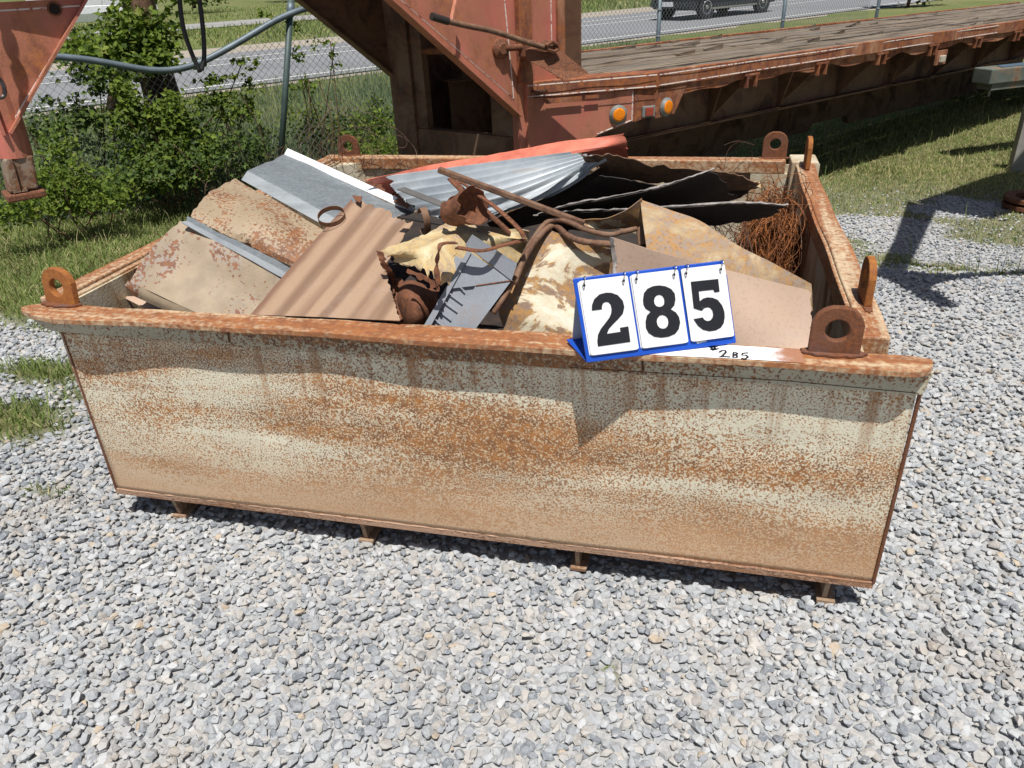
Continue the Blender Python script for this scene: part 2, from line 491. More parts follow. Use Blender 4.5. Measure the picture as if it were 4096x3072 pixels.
# ------------------------------------------------------------------ gravel: loose crushed stones
def stone_shapes(k, pts):
    out = []
    for i in range(k):
        bm = bmesh.new()
        for _ in range(pts):
            p = Vector(rng.normal(0, 1, 3)).normalized() * rng.uniform(0.8, 1.1)
            p.x *= rng.uniform(0.85, 1.15); p.y *= 0.85; p.z *= 0.72
            bm.verts.new(p * 0.5)
        r = bmesh.ops.convex_hull(bm, input=bm.verts)
        bmesh.ops.delete(bm, geom=[e for e in r['geom_interior'] if isinstance(e, bmesh.types.BMVert)], context='VERTS')
        bmesh.ops.triangulate(bm, faces=bm.faces)
        bm.verts.ensure_lookup_table(); bm.verts.index_update()
        bmesh.ops.recalc_face_normals(bm, faces=bm.faces)
        out.append((np.array([v.co[:] for v in bm.verts]), np.array([[v.index for v in f.verts] for f in bm.faces])))
        bm.free()
    return out
def rand_rot(n, tilt):
    a = rng.uniform(0, 2 * np.pi, n); t = rng.normal(0, tilt, n); p = rng.uniform(0, 2 * np.pi, n)
    ca, sa, ct, st, cp, sp = np.cos(a), np.sin(a), np.cos(t), np.sin(t), np.cos(p), np.sin(p)
    Z = np.zeros(n); O = np.ones(n)
    Rz = lambda c, s: np.stack([np.stack([c, -s, Z], 1), np.stack([s, c, Z], 1), np.stack([Z, Z, O], 1)], 1)
    Rx = np.stack([np.stack([O, Z, Z], 1), np.stack([Z, ct, -st], 1), np.stack([Z, st, ct], 1)], 1)
    return Rz(ca, sa) @ Rx @ Rz(cp, sp)
def jitter_grid(x0, x1, y0, y1, s):
    X, Y = np.meshgrid(np.arange(x0, x1, s), np.arange(y0, y1, s))
    return X.ravel() + rng.uniform(-.62, .62, X.size) * s, Y.ravel() + rng.uniform(-.62, .62, X.size) * s
px, py, ps, pz = [], [], [], []
for (x0, x1, y0, y1, s, m0, m1, lift) in ((-4.2, 3.6, 0.35, 3.3, 0.0250, 0.0205, 0.0400, 0.0), (-4.2, 3.0, 0.35, 3.3, 0.037, 0.0225, 0.0430, 0.006),
                                          (-4.4, 3.6, 3.3, 6.9, 0.029, 0.016, 0.036, 0.0), (-4.4, 3.6, 3.3, 6.9, 0.055, 0.02, 0.038, 0.008), (0.8, 3.6, 6.9, 8.4, 0.032, 0.016, 0.036, 0.0), (-4.2, 3.0, 0.35, 3.3, 0.15, 0.040, 0.056, -0.004), (-4.2, 3.0, 0.35, 3.3, 0.050, 0.008, 0.015, 0.010)):
    x, y = jitter_grid(x0, x1, y0, y1, s)
    keep = ~((x > -1.95) & (x < 0.45) & (y > 2.35) & (y < 4.1)) & in_view(x, y, x * 0, 0.24)
    keep &= rng.uniform(0, 1, x.size) > grass_amount(x, y) * 1.1
    x, y = x[keep], y[keep]
    px.append(x); py.append(y)
    ps.append(m0 + (m1 - m0) * rng.beta(1.6, 2.6, x.size)); pz.append(np.full(x.size, lift))
px, py, ps, pz = map(np.concatenate, (px, py, ps, pz))
n = len(px)
shapes = stone_shapes(24, 19)
pick = rng.integers(0, len(shapes), n)
rots = rand_rot(n, 0.33)
sq = np.stack([rng.uniform(0.9, 1.3, n), rng.uniform(0.85, 1.15, n), rng.uniform(0.6, 0.9, n)], 1)
cz = ground_z(px, py) + ps * 0.10 + pz - 0.008 + rng.uniform(-0.004, 0.006, n) + (vnoise(px, py, 3, 3) - 0.5) * 0.02
shade = np.clip(rng.normal(0.52, 0.27, n), 0, 1); hue = rng.uniform(0, 1, n)
shade = np.clip(shade + (vnoise(px, py, 1.6, 8) - 0.5) * 0.25, 0, 1)
V_, F_, A_, H_ = [], [], [], []
base = 0
for k, (sv, sf) in enumerate(shapes):
    ids = np.nonzero(pick == k)[0]
    loc = (sv[None] * (sq[ids] * ps[ids, None])[:, None, :])
    w = np.einsum('nij,nkj->nki', rots[ids], loc) + np.stack([px[ids], py[ids], cz[ids]], 1)[:, None, :]
    V_.append(w.reshape(-1, 3))
    F_.append((sf[None] + (base + np.arange(len(ids)) * len(sv))[:, None, None]).reshape(-1))
    base += len(ids) * len(sv)
    A_.append(np.repeat(shade[ids], len(sv))); H_.append(np.repeat(hue[ids], len(sv)))
b = NB('crushed limestone')
v = b.coords()
sh = b.attr('shade').outputs['Fac']; hu = b.attr('hue').outputs['Fac']
c = b.mix(sh, (0.18, 0.20, 0.225), (0.49, 0.50, 0.505))
c = b.mix(b.ramp(hu, 0.70, 0.80, 0, 0.55), c, (0.47, 0.42, 0.355))
c = b.mix(b.ramp(hu, 0.982, 0.988, 0, 0.7), c, (0.46, 0.35, 0.225))
c = b.mix(b.math('MULTIPLY', b.ramp(b.noise(v, 130, 4, 0.75), 0.42, 0.66), 0.42), c, (0.52, 0.53, 0.535))
c = b.mix(b.math('MULTIPLY', b.ramp(b.noise(v, 45, 4, 0.75), 0.55, 0.72), 0.35), c, (0.25, 0.24, 0.23))
c = b.mix(b.math('MULTIPLY', b.ramp(b.noise(v, 1.9, 5, 0.7), 0.55, 0.72), 0.55), c, (0.37, 0.305, 0.235))
b.bump(b.noise(v, 220, 4, 0.7), 0.5, 0.003)
gravel = fast_mesh('gravel', np.concatenate(V_), np.concatenate(F_), 3, b.done(c, 0.9, spec=0.25), False,
                   {'shade': np.concatenate(A_), 'hue': np.concatenate(H_)})
tag(gravel, 'loose crushed limestone covering the yard around the bin', 'gravel', kind='stuff')

# ------------------------------------------------------------------ grass
def leafmat(name, dark, light, dry, trans=0.35):
    b = NB(name)
    sh = b.attr('shade').outputs['Fac']; hu = b.attr('hue').outputs['Fac']
    c = b.mix(sh, dark, light)
    c = b.mix(b.ramp(hu, 0.72, 1.0), c, dry)
    m = b.done(c, 0.6, spec=0.3)
    tr = b.add('BsdfTranslucent'); b.link(c, tr.inputs[0])
    mx = b.add('MixShader'); mx.inputs[0].default_value = trans
    b.link(b.b.outputs[0], mx.inputs[1]); b.link(tr.outputs[0], mx.inputs[2])
    b.link(mx.outputs[0], b.n['Material Output'].inputs[0])
    return m
def blades(name, x, y, z, length, width, mat, lean=0.5, hue=None, droop=0.5):
    n = len(x)
    a = rng.uniform(0, 2 * np.pi, n); l = np.abs(rng.normal(0, lean, n)).clip(0, 1.3)
    d = np.stack([np.cos(a) * np.sin(l), np.sin(a) * np.sin(l), np.cos(l)], 1)
    s = np.stack([-np.sin(a), np.cos(a), np.zeros(n)], 1)
    tw = rng.uniform(-0.9, 0.9, n)[:, None]
    s = s * np.cos(tw) + np.cross(d, s) * np.sin(tw)
    p0 = np.stack([x, y, z], 1)
    L = length[:, None]; w = width[:, None] * 0.5
    mid = p0 + d * L * 0.55
    flat = np.stack([np.cos(a), np.sin(a), -np.ones(n) * 0.25], 1)
    tip = mid + (d * (1 - droop * 0.5) + flat * droop * rng.uniform(0.2, 1.0, n)[:, None]) * L * 0.45
    Vs = np.stack([p0 - s * w, p0 + s * w, mid + s * w * 0.8, mid - s * w * 0.8, tip], 1)
    fi = np.array([0, 1, 2, 0, 2, 3, 3, 2, 4])
    F = (fi[None] + (np.arange(n) * 5)[:, None]).ravel()
    shd = np.clip(rng.normal(0.5, 0.22, n) + (vnoise(x, y, 2.2, 4) - 0.5) * 0.5, 0, 1)
    hu = rng.uniform(0, 0.85, n) if hue is None else hue
    return fast_mesh(name, Vs.reshape(-1, 3), F, 3, mat, False, {'shade': np.repeat(shd, 5), 'hue': np.repeat(hu, 5)})
lawn = leafmat('grass blades', (0.10, 0.16, 0.035), (0.30, 0.385, 0.11), (0.55, 0.48, 0.25))
x = np.concatenate([rng.uniform(-8.5, 5.2, 420000), rng.uniform(0.3, 9, 190000)]); y = np.concatenate([rng.uniform(1.25, 8.6, 420000), rng.uniform(8.3, 15, 190000)])
ga = grass_amount(x, y)
vv = -0.7916 * x + 0.611 * y
z = ground_z(x, y) - 0.022 + (vnoise(x, y, 3, 3) - 0.5) * 0.02
keep = (rng.uniform(0.12, 1, x.size) < ga) & in_view(x, y, z, 0.1) & (vv < 8.2)
keep &= ~((x > -2.0) & (x < 0.5) & (y > 1.7) & (y < 4.0))
x, y, z, ga = x[keep], y[keep], z[keep], ga[keep]
L = rng.uniform(0.03, 0.085, x.size) * (0.6 + 0.4 * ga) * np.where(x < -2, 1.25, 0.85)
tall = rng.uniform(0, 1, x.size) < 0.018
L = np.where(tall, rng.uniform(0.11, 0.26, x.size), L)
hue = np.clip(rng.uniform(0.1, 0.95, x.size) + np.where(x > 0, 0.24, 0.02) + (vnoise(x, y, 0.9, 6) - 0.5) * 0.4, 0, 1)
grass = blades('grass', x, y, z, L, np.where(tall, 0.0035, 0.0048) + rng.uniform(0, 0.002, x.size), lawn, 0.62, hue)
tag(grass, 'short mown grass with dry blades on both sides of the bin', 'grass', kind='stuff')

# rough growth behind the fence, on the verges and far off
u = rng.uniform(-4, 16, 60000); w = 7.75 + rng.beta(1, 1.7, 60000) * 7.9
X, Y = np.array(T(u, w, 0)[0]), np.array(T(u, w, 0)[1])
keep = in_view(X, Y, X * 0 + 0.2, 0.12); X, Y, w = X[keep], Y[keep], w[keep]
tallness = np.where(w < 10, 0.55, 0.30) * np.where(-0.7916 * Y - 0.611 * X > 0, 1, 1)
L = rng.uniform(0.35, 1.0, X.size) * tallness * (0.5 + vnoise(X, Y, 1.1, 9))
weedm = leafmat('tall weeds', (0.07, 0.115, 0.045), (0.235, 0.31, 0.15), (0.38, 0.36, 0.19), 0.4)
wg = blades('tall_grass', X, Y, ground_z(X, Y) - 0.02, L, rng.uniform(0.006, 0.014, X.size), weedm, 0.3, np.clip(rng.uniform(0, 0.9, X.size) + (vnoise(X, Y, 0.7, 3) - .5) * .5, 0, 1))
tag(wg, 'tall unmown grass and weeds between the fence and the highway', 'grass', kind='stuff')
u = rng.uniform(-10, 75, 42000); w = np.where(rng.uniform(0, 1, 42000) < 0.7, rng.uniform(28.2, 41, 42000), rng.uniform(48, 70, 42000))
X, Y = np.array(T(u, w, 0)[0]), np.array(T(u, w, 0)[1])
keep = in_view(X, Y, X * 0, 0.06); X, Y, w = X[keep], Y[keep], w[keep]
zf = -0.15 - 0.07 * (w < 50) + 6.0 * sstep(60, 240, w)
fg = blades('verge_grass', X, Y, zf, rng.uniform(0.12, 0.38, X.size), rng.uniform(0.02, 0.05, X.size), lawn, 0.6, rng.uniform(0.2, 1, X.size))
tag(fg, 'rough grass on the wide verge beyond the highway', 'grass', kind='stuff')

# ------------------------------------------------------------------ leaves
def leaves(name, pts, size, mat, parent=None, hue=None, upness=0.5):
    n = len(pts)
    nrm = rng.normal(0, 1, (n, 3)); nrm[:, 2] = np.abs(nrm[:, 2]) + upness; nrm += np.array([0.2, -0.5, 0])
    nrm /= np.linalg.norm(nrm, axis=1, keepdims=True)
    t = np.cross(nrm, rng.normal(0, 1, (n, 3))); t /= np.linalg.norm(t, axis=1, keepdims=True)
    t[:, 2] -= 0.35; t /= np.linalg.norm(t, axis=1, keepdims=True)
    s = np.cross(nrm, t); s /= np.maximum(np.linalg.norm(s, axis=1, keepdims=True), 1e-6)
    S = (size * rng.uniform(0.55, 1.25, n))[:, None]
    fold = nrm * S * 0.12
    wd = rng.uniform(0.32, 0.5, n)[:, None]
    Vs = np.stack([pts, pts + t * S * 0.35 + s * S * wd + fold, pts + t * S, pts + t * S * 0.35 - s * S * wd + fold, pts + t * S * 0.45 - fold * 0.3], 1)
    fi = np.array([0, 1, 4, 1, 2, 4, 2, 3, 4, 3, 0, 4])
    F = (fi[None] + (np.arange(n) * 5)[:, None]).ravel()
    off = OFF[parent.name] if parent is not None else 0
    shd = np.clip(rng.normal(0.5, 0.25, n), 0, 1)
    hu = rng.uniform(0, 0.86, n) if hue is None else hue
    o = fast_mesh(name, Vs.reshape(-1, 3) - off, F, 3, mat, False, {'shade': np.repeat(shd, 5), 'hue': np.repeat(hu, 5)})
    if parent is not None: o.parent = parent
    return o
vine = leafmat('vine leaves', (0.035, 0.072, 0.010), (0.26, 0.36, 0.05), (0.38, 0.37, 0.08), 0.5)
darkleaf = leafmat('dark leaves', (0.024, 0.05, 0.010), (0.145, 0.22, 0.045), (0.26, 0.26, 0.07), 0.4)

# ------------------------------------------------------------------ materials of the bin
PAINT = (0.74, 0.695, 0.54)
m_front = speckle('speckled cream paint', PAINT, (0.42, 0.175, 0.050), (0.22, 0.098, 0.042), cov=0.468, k=0.33, size=180, patch=1.7, stretch=(0.42, 1, 2.1),
                  wash=0.68, washcol=(0.62, 0.42, 0.23), low=(0.20, 0.52, 0.78, (0.54, 0.325, 0.18)), loc=(3.3, 0, 1.4), soft=0.085, vary=0.06, drips=(0.38, 0.74, 0.8),
                  stains=((0.22, 0.47, 0.42, 0.10, 0.10), (0.95, 0.44, 0.26, 0.055, 0.10), (0.10, 0.64, 0.75, 0.06, 0.08), (-0.75, 0.46, 0.40, 0.045, 0.07), (0.75, 0.27, 0.45, 0.09, 0.06),
                          (1.00, 0.575, 0.28, 0.045, -0.11), (-0.75, 0.575, 0.45, 0.035, -0.08), (-0.55, 0.375, 0.30, 0.04, -0.08), (-1.10, 0.52, 0.12, 0.03, -0.05), (0.72, 0.37, 0.22, 0.03, -0.07)))
m_band = speckle('rust run lip paint', (0.47, 0.44, 0.33), (0.30, 0.12, 0.035), (0.12, 0.055, 0.028), cov=0.50, k=0.5, size=140, patch=2.2, stretch=(0.4, 1, 2.2), wash=0.8, washcol=(0.36, 0.21, 0.09), loc=(1, 0, 2))
m_rim = speckle('worn rusty rim', (0.54, 0.40, 0.25), (0.36, 0.140, 0.050), (0.23, 0.088, 0.038), cov=0.62, k=0.85, size=55, patch=3.2, stretch=(0.22, 5.5, 1), wash=0.9, washcol=(0.46, 0.235, 0.11), rough=0.6, soft=0.22)
m_rimy = speckle('worn rusty side rim', (0.56, 0.43, 0.28), (0.36, 0.140, 0.050), (0.23, 0.088, 0.038), cov=0.56, k=0.85, size=70, patch=3.0, stretch=(5.5, 0.22, 1), wash=0.9, washcol=(0.46, 0.235, 0.11), rough=0.6, soft=0.22)
m_inside = patchy('rust streaked inner paint', (0.58, 0.52, 0.385), (0.30, 0.12, 0.04), (0.12, 0.05, 0.03), cov=0.41, patch=6, stretch=(1, 1, 0.35), wash=0.8, washcol=(0.42, 0.27, 0.13))
m_lug = patchy('bare rust steel', (0.125, 0.072, 0.066), (0.23, 0.078, 0.026), (0.12, 0.046, 0.022), cov=0.5, patch=14, edge=0.12, wash=0.9, washcol=(0.17, 0.065, 0.03), rough=0.75, grain=0.35)
m_lugo = patchy('orange rust steel', (0.13, 0.07, 0.075), (0.36, 0.135, 0.022), (0.25, 0.085, 0.022), cov=0.6, patch=9, edge=0.14, wash=0.9, washcol=(0.30, 0.10, 0.02), rough=0.75, grain=0.2)
m_skid = speckle('dusty skid steel', (0.34, 0.235, 0.155), (0.27, 0.14, 0.07), (0.15, 0.09, 0.06), cov=0.4, size=90, wash=0.6, washcol=(0.28, 0.17, 0.10))
m_weld = speckle('rusty bottom edge', (0.40, 0.25, 0.165), (0.33, 0.17, 0.09), (0.19, 0.095, 0.055), cov=0.45, size=120, patch=5, stretch=(0.3, 1, 3), wash=0.5, washcol=(0.36, 0.19, 0.11), bump=0.6)

# ------------------------------------------------------------------ the bin
ZR = 0.803
binr = thing('scrap_bin', (-0.70, 2.80, 0.0), 'rusty cream steel bin full of scrap sheet metal standing on the gravel', 'scrap bin')
# front panel, bowed a little so that it is not dead flat
mb = MB(); nx_, nz_ = 110, 30
DENTS = ((-1.25, 0.43, 0.08, 0.006), (-0.55, 0.30, 0.11, 0.005), (0.18, 0.52, 0.07, 0.006), (0.05, 0.25, 0.13, 0.006), (-1.62, 0.30, 0.10, -0.004), (-0.2, 0.40, 0.05, 0.005), (0.38, 0.35, 0.06, 0.005), (-0.95, 0.52, 0.06, -0.003))
def face_y(x, z): return 1.774 + 0.0025 * math.sin(x * 2.3 + 0.6) * math.sin(z * 4.2) + 0.0016 * math.sin(x * 5.1 + z * 3) + sum(a_ * math.exp(-((x - cx_) / r_) ** 2 - ((z - cz_) / (r_ * 0.8)) ** 2) for cx_, cz_, r_, a_ in DENTS)
vs = [];
for j in range(nz_ + 1):
    for i in range(nx_ + 1):
        z = 0.118 + (0.728 - 0.118) * j / nz_
        x0 = -1.926 + 0.006 * math.sin(z * 9); x1 = 0.528 + 0.004 * math.sin(z * 7)
        x = x0 + (x1 - x0) * i / nx_
        vs.append((x, face_y(x, z), z))
fs = [(j * (nx_ + 1) + i, j * (nx_ + 1) + i + 1, (j + 1) * (nx_ + 1) + i + 1, (j + 1) * (nx_ + 1) + i) for j in range(nz_) for i in range(nx_)]
mb.add(vs, fs)
o = obj('front_panel', mb, m_front, binr, smooth=True, solid=0.008)
o.modifiers['thickness'].offset = 1
# bottom edge bar with weld bead
mb = MB()
mb.box((-1.930, 1.764, 0.099), (0.530, 1.790, 0.1175))
mb.tube([(-1.93 + 2.46 * i / 90, 1.767 + 0.001 * math.sin(i * 2.1), 0.1185 + 0.0008 * math.sin(i * 1.7)) for i in range(91)], [0.004 + 0.0008 * math.sin(i * 3.3) for i in range(91)], 6)
obj('bottom_edge', mb, m_weld, binr)
mb = MB()
mb.tube([(0.529, 1.766, 0.118), (0.531, 1.766, 0.42), (0.532, 1.766, 0.722)], 0.005, 6)
obj('corner_weld', mb, m_lug, binr)
mb = MB(); mb.tube([(-1.926, 1.766, 0.118), (-1.922, 1.766, 0.42), (-1.916, 1.766, 0.722)], 0.004, 6)
obj('corner_weld', mb, m_lug, binr)
# lip band under the rim, its left end curved away
lip = [(-2.000, 0.789), (-1.988, 0.765), (-1.967, 0.745), (-1.937, 0.733), (-1.90, 0.731), (0.533, 0.725), (0.545, 0.789)]
mb = MB(); mb.prism([(x, 1.746, z) for x, z in lip], (0, 0.016, 0))
obj('lip_band', mb, m_band, binr, bevel=0.003)
# top rim plate of the front, hand-worn outline, bent down towards its left tip
top = []
for i in range(61):
    x = -1.86 + (0.478 + 1.86) * i / 60
    top.append((x, 1.707 + 0.004 * math.sin(x * 4.3) + 0.003 * math.sin(x * 11) - (0.012 if x < -1.5 else 0) * min(1, (-1.5 - x) / .3)))
for k in range(1, 9):
    a = -math.pi / 2 + k * math.pi / 2 / 8
    top.append((0.478 + 0.066 * math.cos(a), 1.707 + 0.062 + 0.062 * math.sin(a)))
top += [(0.545, 1.785)]
back = [(0.545 - (0.545 + 1.95) * i / 60, 1.793 + 0.010 * math.sin(math.pi * i / 60) + 0.003 * math.sin(i * 0.9)) for i in range(61)]
top += back[1:] + [(-1.99, 1.79), (-2.018, 1.775), (-2.032, 1.760), (-2.01, 1.735), (-1.94, 1.705)]
mb = MB(); mb.prism([(x, y, ZR - 0.0135) for x, y in top], (0, 0, 0.0135))
obj('rim', mb, m_rim, binr, bevel=0.004)
# side and back walls with their rims
def wall(name, quad, d, mat):
    mb = MB(); mb.prism(quad, d); return obj(name, mb, mat, binr)
wall('side_panel', [(-1.925, 1.79, 0.10), (-1.925, 3.86, 0.10), (-1.925, 3.86, 0.79), (-1.925, 1.79, 0.79)], (-0.010, 0, 0), m_inside)
wall('side_panel', [(0.398, 1.79, 0.10), (0.398, 3.86, 0.10), (0.398, 3.86, 0.785), (0.398, 1.79, 0.785)], (0.010, 0, 0), m_inside)
wall('back_panel', [(-1.935, 3.862, 0.10), (0.50, 3.862, 0.10), (0.50, 3.862, 0.785), (-1.935, 3.862, 0.785)], (0, 0.010, 0), m_inside)
mb = MB(); mb.box((-1.92, 1.79, 0.104), (0.39, 3.855, 0.118)); obj('bottom_plate', mb, m_skid, binr)
wall('end_plate', [(0.409, 1.795, 0.10), (0.526, 1.795, 0.10), (0.526, 1.795, 0.70), (0.409, 1.795, 0.70)], (0, 0.010, 0), m_inside)
# right side rim: a channel whose front end stops short of the front rim
def channel(x0, x1, y0, y1, z0, z1, w=0.0):
    mb = MB(); n = 24
    P0 = []
    for i in range(n + 1):
        y = y0 + (y1 - y0) * i / n
        k = w * math.sin(i / n * math.pi * 2.2) + w * 0.5 * math.sin(i * 0.9)
        P0 += [(x0 + k, y, z0), (x1 + k, y, z0), (x1 + k, y, z1 + k * .4), (x0 + k, y, z1 + k * .4)]
    fs = [(3, 2, 1, 0), (4 * n, 4 * n + 1, 4 * n + 2, 4 * n + 3)]
    for i in range(n):
        for a in range(4):
            c = (a + 1) % 4
            fs.append((4 * i + a, 4 * i + c, 4 * i + 4 + c, 4 * i + 4 + a))
    mb.add(P0, fs); return mb
obj('rim', channel(0.404, 0.474, 1.885, 3.90, 0.757, 0.806, 0.004), m_rimy, binr, bevel=0.005)
obj('rim_lip', channel(0.392, 0.4035, 1.90, 3.84, 0.735, 0.800, 0.003), m_rimy, binr, bevel=0.002)
obj('rim', channel(-2.030, -1.962, 1.83, 3.83, 0.745, 0.806, 0.004), m_rimy, binr, bevel=0.005)
obj('rim_lip', channel(-1.957, -1.936, 1.85, 3.80, 0.740, 0.797, 0.004), m_rimy, binr, bevel=0.003)
mb = MB(); mb.box((-2.03, 3.845, 0.745), (0.355, 3.925, 0.806)); obj('rim', mb, m_rim, binr, bevel=0.005)
mb = MB(); mb.prism([(0.375, 3.79, 0.60), (0.50, 3.79, 0.60), (0.50, 3.79, 0.80), (0.49, 3.79, 0.815), (0.375, 3.79, 0.815)], (0, 0.16, 0))
obj('corner_block', mb, m_inside, binr, bevel=0.006)
mb = MB(); mb.prism([(-1.935, 3.70, 0.12), (-1.80, 3.86, 0.12), (-1.935, 3.86, 0.12)], (0, 0, 0.66)); obj('corner_plate', mb, m_inside, binr)
mb = MB(); mb.box((0.20, 3.845, 0.30), (0.37, 3.861, 0.745)); obj('stiffener', mb, m_inside, binr)

def lug(name, c, w, h, hole, th, mat, along='x', bend=0.0, rot=0.0, lean=0.0, chamfer=0.35):
    """lifting eye: rounded plate with a hole, welded on a rim"""
    n = 48; r = w / 2
    cz = h - r * (1.0 if chamfer < 1 else 0.8)
    out = []; inn = []
    for k in range(n):
        a = 2 * math.pi * k / n; dx, dz = math.cos(a), math.sin(a)
        t = 1e9
        for (nx2, nz2, d) in ((1, 0, r), (-1, 0, r), (0, 1, h - cz), (0, -1, cz), (.7071, .7071, r * (1.0 + chamfer * .12)), (-.7071, .7071, r * (1.0 + chamfer * .12)),
                              (.38, .924, r * 1.03), (-.38, .924, r * 1.03), (.924, .38, r * 1.03), (-.924, .38, r * 1.03)):
            q = dx * nx2 + dz * nz2
            if q > 1e-6: t = min(t, d / q)
        out.append((dx * t, cz + dz * t)); inn.append((dx * hole, cz + dz * hole))
    mb = MB(); vs = []
    for y in (-th / 2, th / 2):
        for ring in (out, inn):
            for x, z in ring:
                b_ = bend * max(0, (x + r)) ** 2
                yy = y + b_ + lean * z
                p = (x, yy, z) if along == 'x' else (yy, x, z)
                cr, sr = math.cos(rot), math.sin(rot)
                vs.append((c[0] + p[0] * cr - p[1] * sr, c[1] + p[0] * sr + p[1] * cr, c[2] + p[2]))
    fs = []
    for k in range(n):
        j = (k + 1) % n
        fs += [(k, j, n + j, n + k), (2 * n + j, 2 * n + k, 3 * n + k, 3 * n + j), (j, k, 2 * n + k, 2 * n + j), (n + k, n + j, 3 * n + j, 3 * n + k)]
    mb.add(vs, fs)
    o = obj(name, mb, mat, binr, bevel=0.003)
    return o
lug('lifting_lug', (0.326, 1.779, ZR - 0.002), 0.117, 0.126, 0.0275, 0.020, m_lug)
o = lug('lifting_lug', (-1.908, 1.789, ZR - 0.002), 0.118, 0.118, 0.027, 0.020, m_lugo, bend=0.9, rot=-0.22, lean=0.12)
tag(o, 'orange rusty lug bent at the left end of the front rim')
lug('lifting_lug', (0.302, 3.905, 0.803), 0.112, 0.125, 0.0245, 0.020, m_lug)
lug('lifting_lug', (-1.895, 3.905, 0.803), 0.118, 0.112, 0.0270, 0.020, m_lug, lean=-0.1)
lug('lifting_lug', (0.446, 2.13, 0.803), 0.118, 0.126, 0.025, 0.020, m_lugo, along='y')
lug('lifting_lug', (0.432, 3.71, 0.803), 0.112, 0.140, 0.0245, 0.020, m_lugo, along='y')
for c, w in (((0.326, 1.779), 0.15), ((-1.908, 1.789), 0.14), ((0.446, 2.11), 0.06), ((0.302, 3.905), .14), ((-1.895, 3.905), .14)):
    mb = MB(); mb.prism([(c[0] + w / 2 * math.cos(a) * (1 if w > .1 else .5) * (1 + 0.05 * math.sin(a * 9 + w * 50)), c[1] + (0.024 if w > .1 else 0.075) * math.sin(a) * (1 + 0.10 * math.sin(a * 11)), ZR + 0.001) for a in [2 * math.pi * k / 48 for k in range(48)]], (0, 0, 0.007))
    obj('weld_pad', mb, m_lug, binr, bevel=0.002)
# skids: T sections running under the floor from front to back
for x in (-1.72, -1.01, -0.30, 0.42):
    mb = MB()
    mb.prism([(x - 0.007, 1.778, 0.0985), (x - 0.007, 1.800, 0.0), (x - 0.007, 1.80, -0.02), (x - 0.007, 3.82, -0.02), (x - 0.007, 3.82, 0.0985)], (0.013, 0, 0))
    mb.box((x - 0.035, 1.792, 0.088), (x + 0.045, 3.8, 0.0985))
    mb.box((x - 0.022, 1.782, 0.006), (x + 0.028, 3.8, 0.016))
    obj('skid', mb, m_skid, binr)
# crack and scratches through the front paint: raised welds and gouges
m_crack = plain('dark rust seam', (0.085, 0.036, 0.018), 0.9, scale=60)
def scratch(px_pts, r, z_=None):
    mb = MB(); mb.tube([(p[0], face_y(p[0], p[2]) - 0.0005 if p[2] < 0.724 else 1.7455, p[2]) for p in px_pts], r, 5)
    return obj('scratch', mb, m_crack, binr)
scratch([(-1.3085,1.7450,0.7724), (-1.3121,1.7450,0.7397), (-1.3219,1.7550,0.7133)], 0.0025)
scratch([(-1.3362,1.7740,0.7032), (-1.3344,1.7740,0.6726), (-1.3359,1.7740,0.6539)], 0.0028)
scratch([(-1.4010,1.7740,0.6395), (-1.3679,1.7740,0.6452), (-1.3371,1.7740,0.6554), (-1.3220,1.7740,0.6534)], 0.0025)
scratch([(-0.6366,1.7740,0.5689), (-0.6463,1.7740,0.5187), (-0.6542,1.7740,0.4739)], 0.0016)
scratch([(-0.1254,1.7450,0.7667), (-0.1221,1.7450,0.7406)], 0.003)
scratch([(-0.5590,1.7740,0.2446), (-0.5538,1.7740,0.1838)], 0.0022)
scratch([(-0.6178,1.7740,0.5092), (-0.5870,1.7740,0.5139), (-0.5709,1.7740,0.5077)], 0.0012)
scratch([(0.0156,1.7740,0.3943), (0.0527,1.7740,0.3959), (0.0859,1.7740,0.3659)], 0.0013)
scratch([(0.4376,1.7740,0.3424), (0.4635,1.7740,0.3522), (0.4897,1.7740,0.3313), (0.5152,1.7740,0.3350)], 0.0014)
scratch([(-0.3120,1.7450,0.7336), (0.2263,1.7450,0.7390), (0.5231,1.7450,0.7304)], 0.0009)

# painted lot number: white sprayed patch on the rim with a hand-written number
b = NB('sprayed white patch')
v = b.coords()
xx = b.sep(v)[0]
n_ = b.noise(v, 40, 4)
fade = b.math('MULTIPLY', b.ramp(b.math('ADD', xx, b.math('MULTIPLY', n_, 0.10)), 0.56, 0.76), b.ramp(b.math('ADD', xx, b.math('MULTIPLY', n_, 0.08)), 0.99, 0.88))
c = b.mix(b.ramp(fade, 0.1, 0.9), (0.36, 0.17, 0.10), (0.86, 0.86, 0.88))
m_spray = b.done(c, 0.75)
mb = MB(); N_ = 30
vs = []
for i in range(N_ + 1):
    x = -0.13 + 0.385 * i / N_
    yf = 1.7075 + 0.004 * math.sin(x * 4.3) + 0.003 * math.sin(x * 11) + 0.004
    vs += [(x, yf, ZR + 0.002), (x, 1.790, ZR + 0.002)]
mb.add(vs, [(2 * i, 2 * i + 2, 2 * i + 3, 2 * i + 1) for i in range(N_)])
obj('paint_patch', mb, m_spray, binr)
m_ink = plain('black marker ink', (0.012, 0.012, 0.015), 0.5, bump=0)
def pen(strokes, name='lot_number'):
    mb = MB()
    for s in strokes:
        n = len(s); L, Rr = [], []
        for i in range(n):
            a = Vector(s[max(i - 1, 0)]); c_ = Vector(s[min(i + 1, n - 1)]); t = (c_ - a); t.z = 0; t.normalize()
            w = Vector((-t.y, t.x, 0)) * 0.0029
            p = Vector((s[i][0], s[i][1], ZR + 0.0032)); L.append(p + w); Rr.append(p - w)
        mb.add(L + Rr, [(i, i + 1, n + i + 1, n + i) for i in range(n - 1)])
    return obj(name, mb, m_ink, binr)
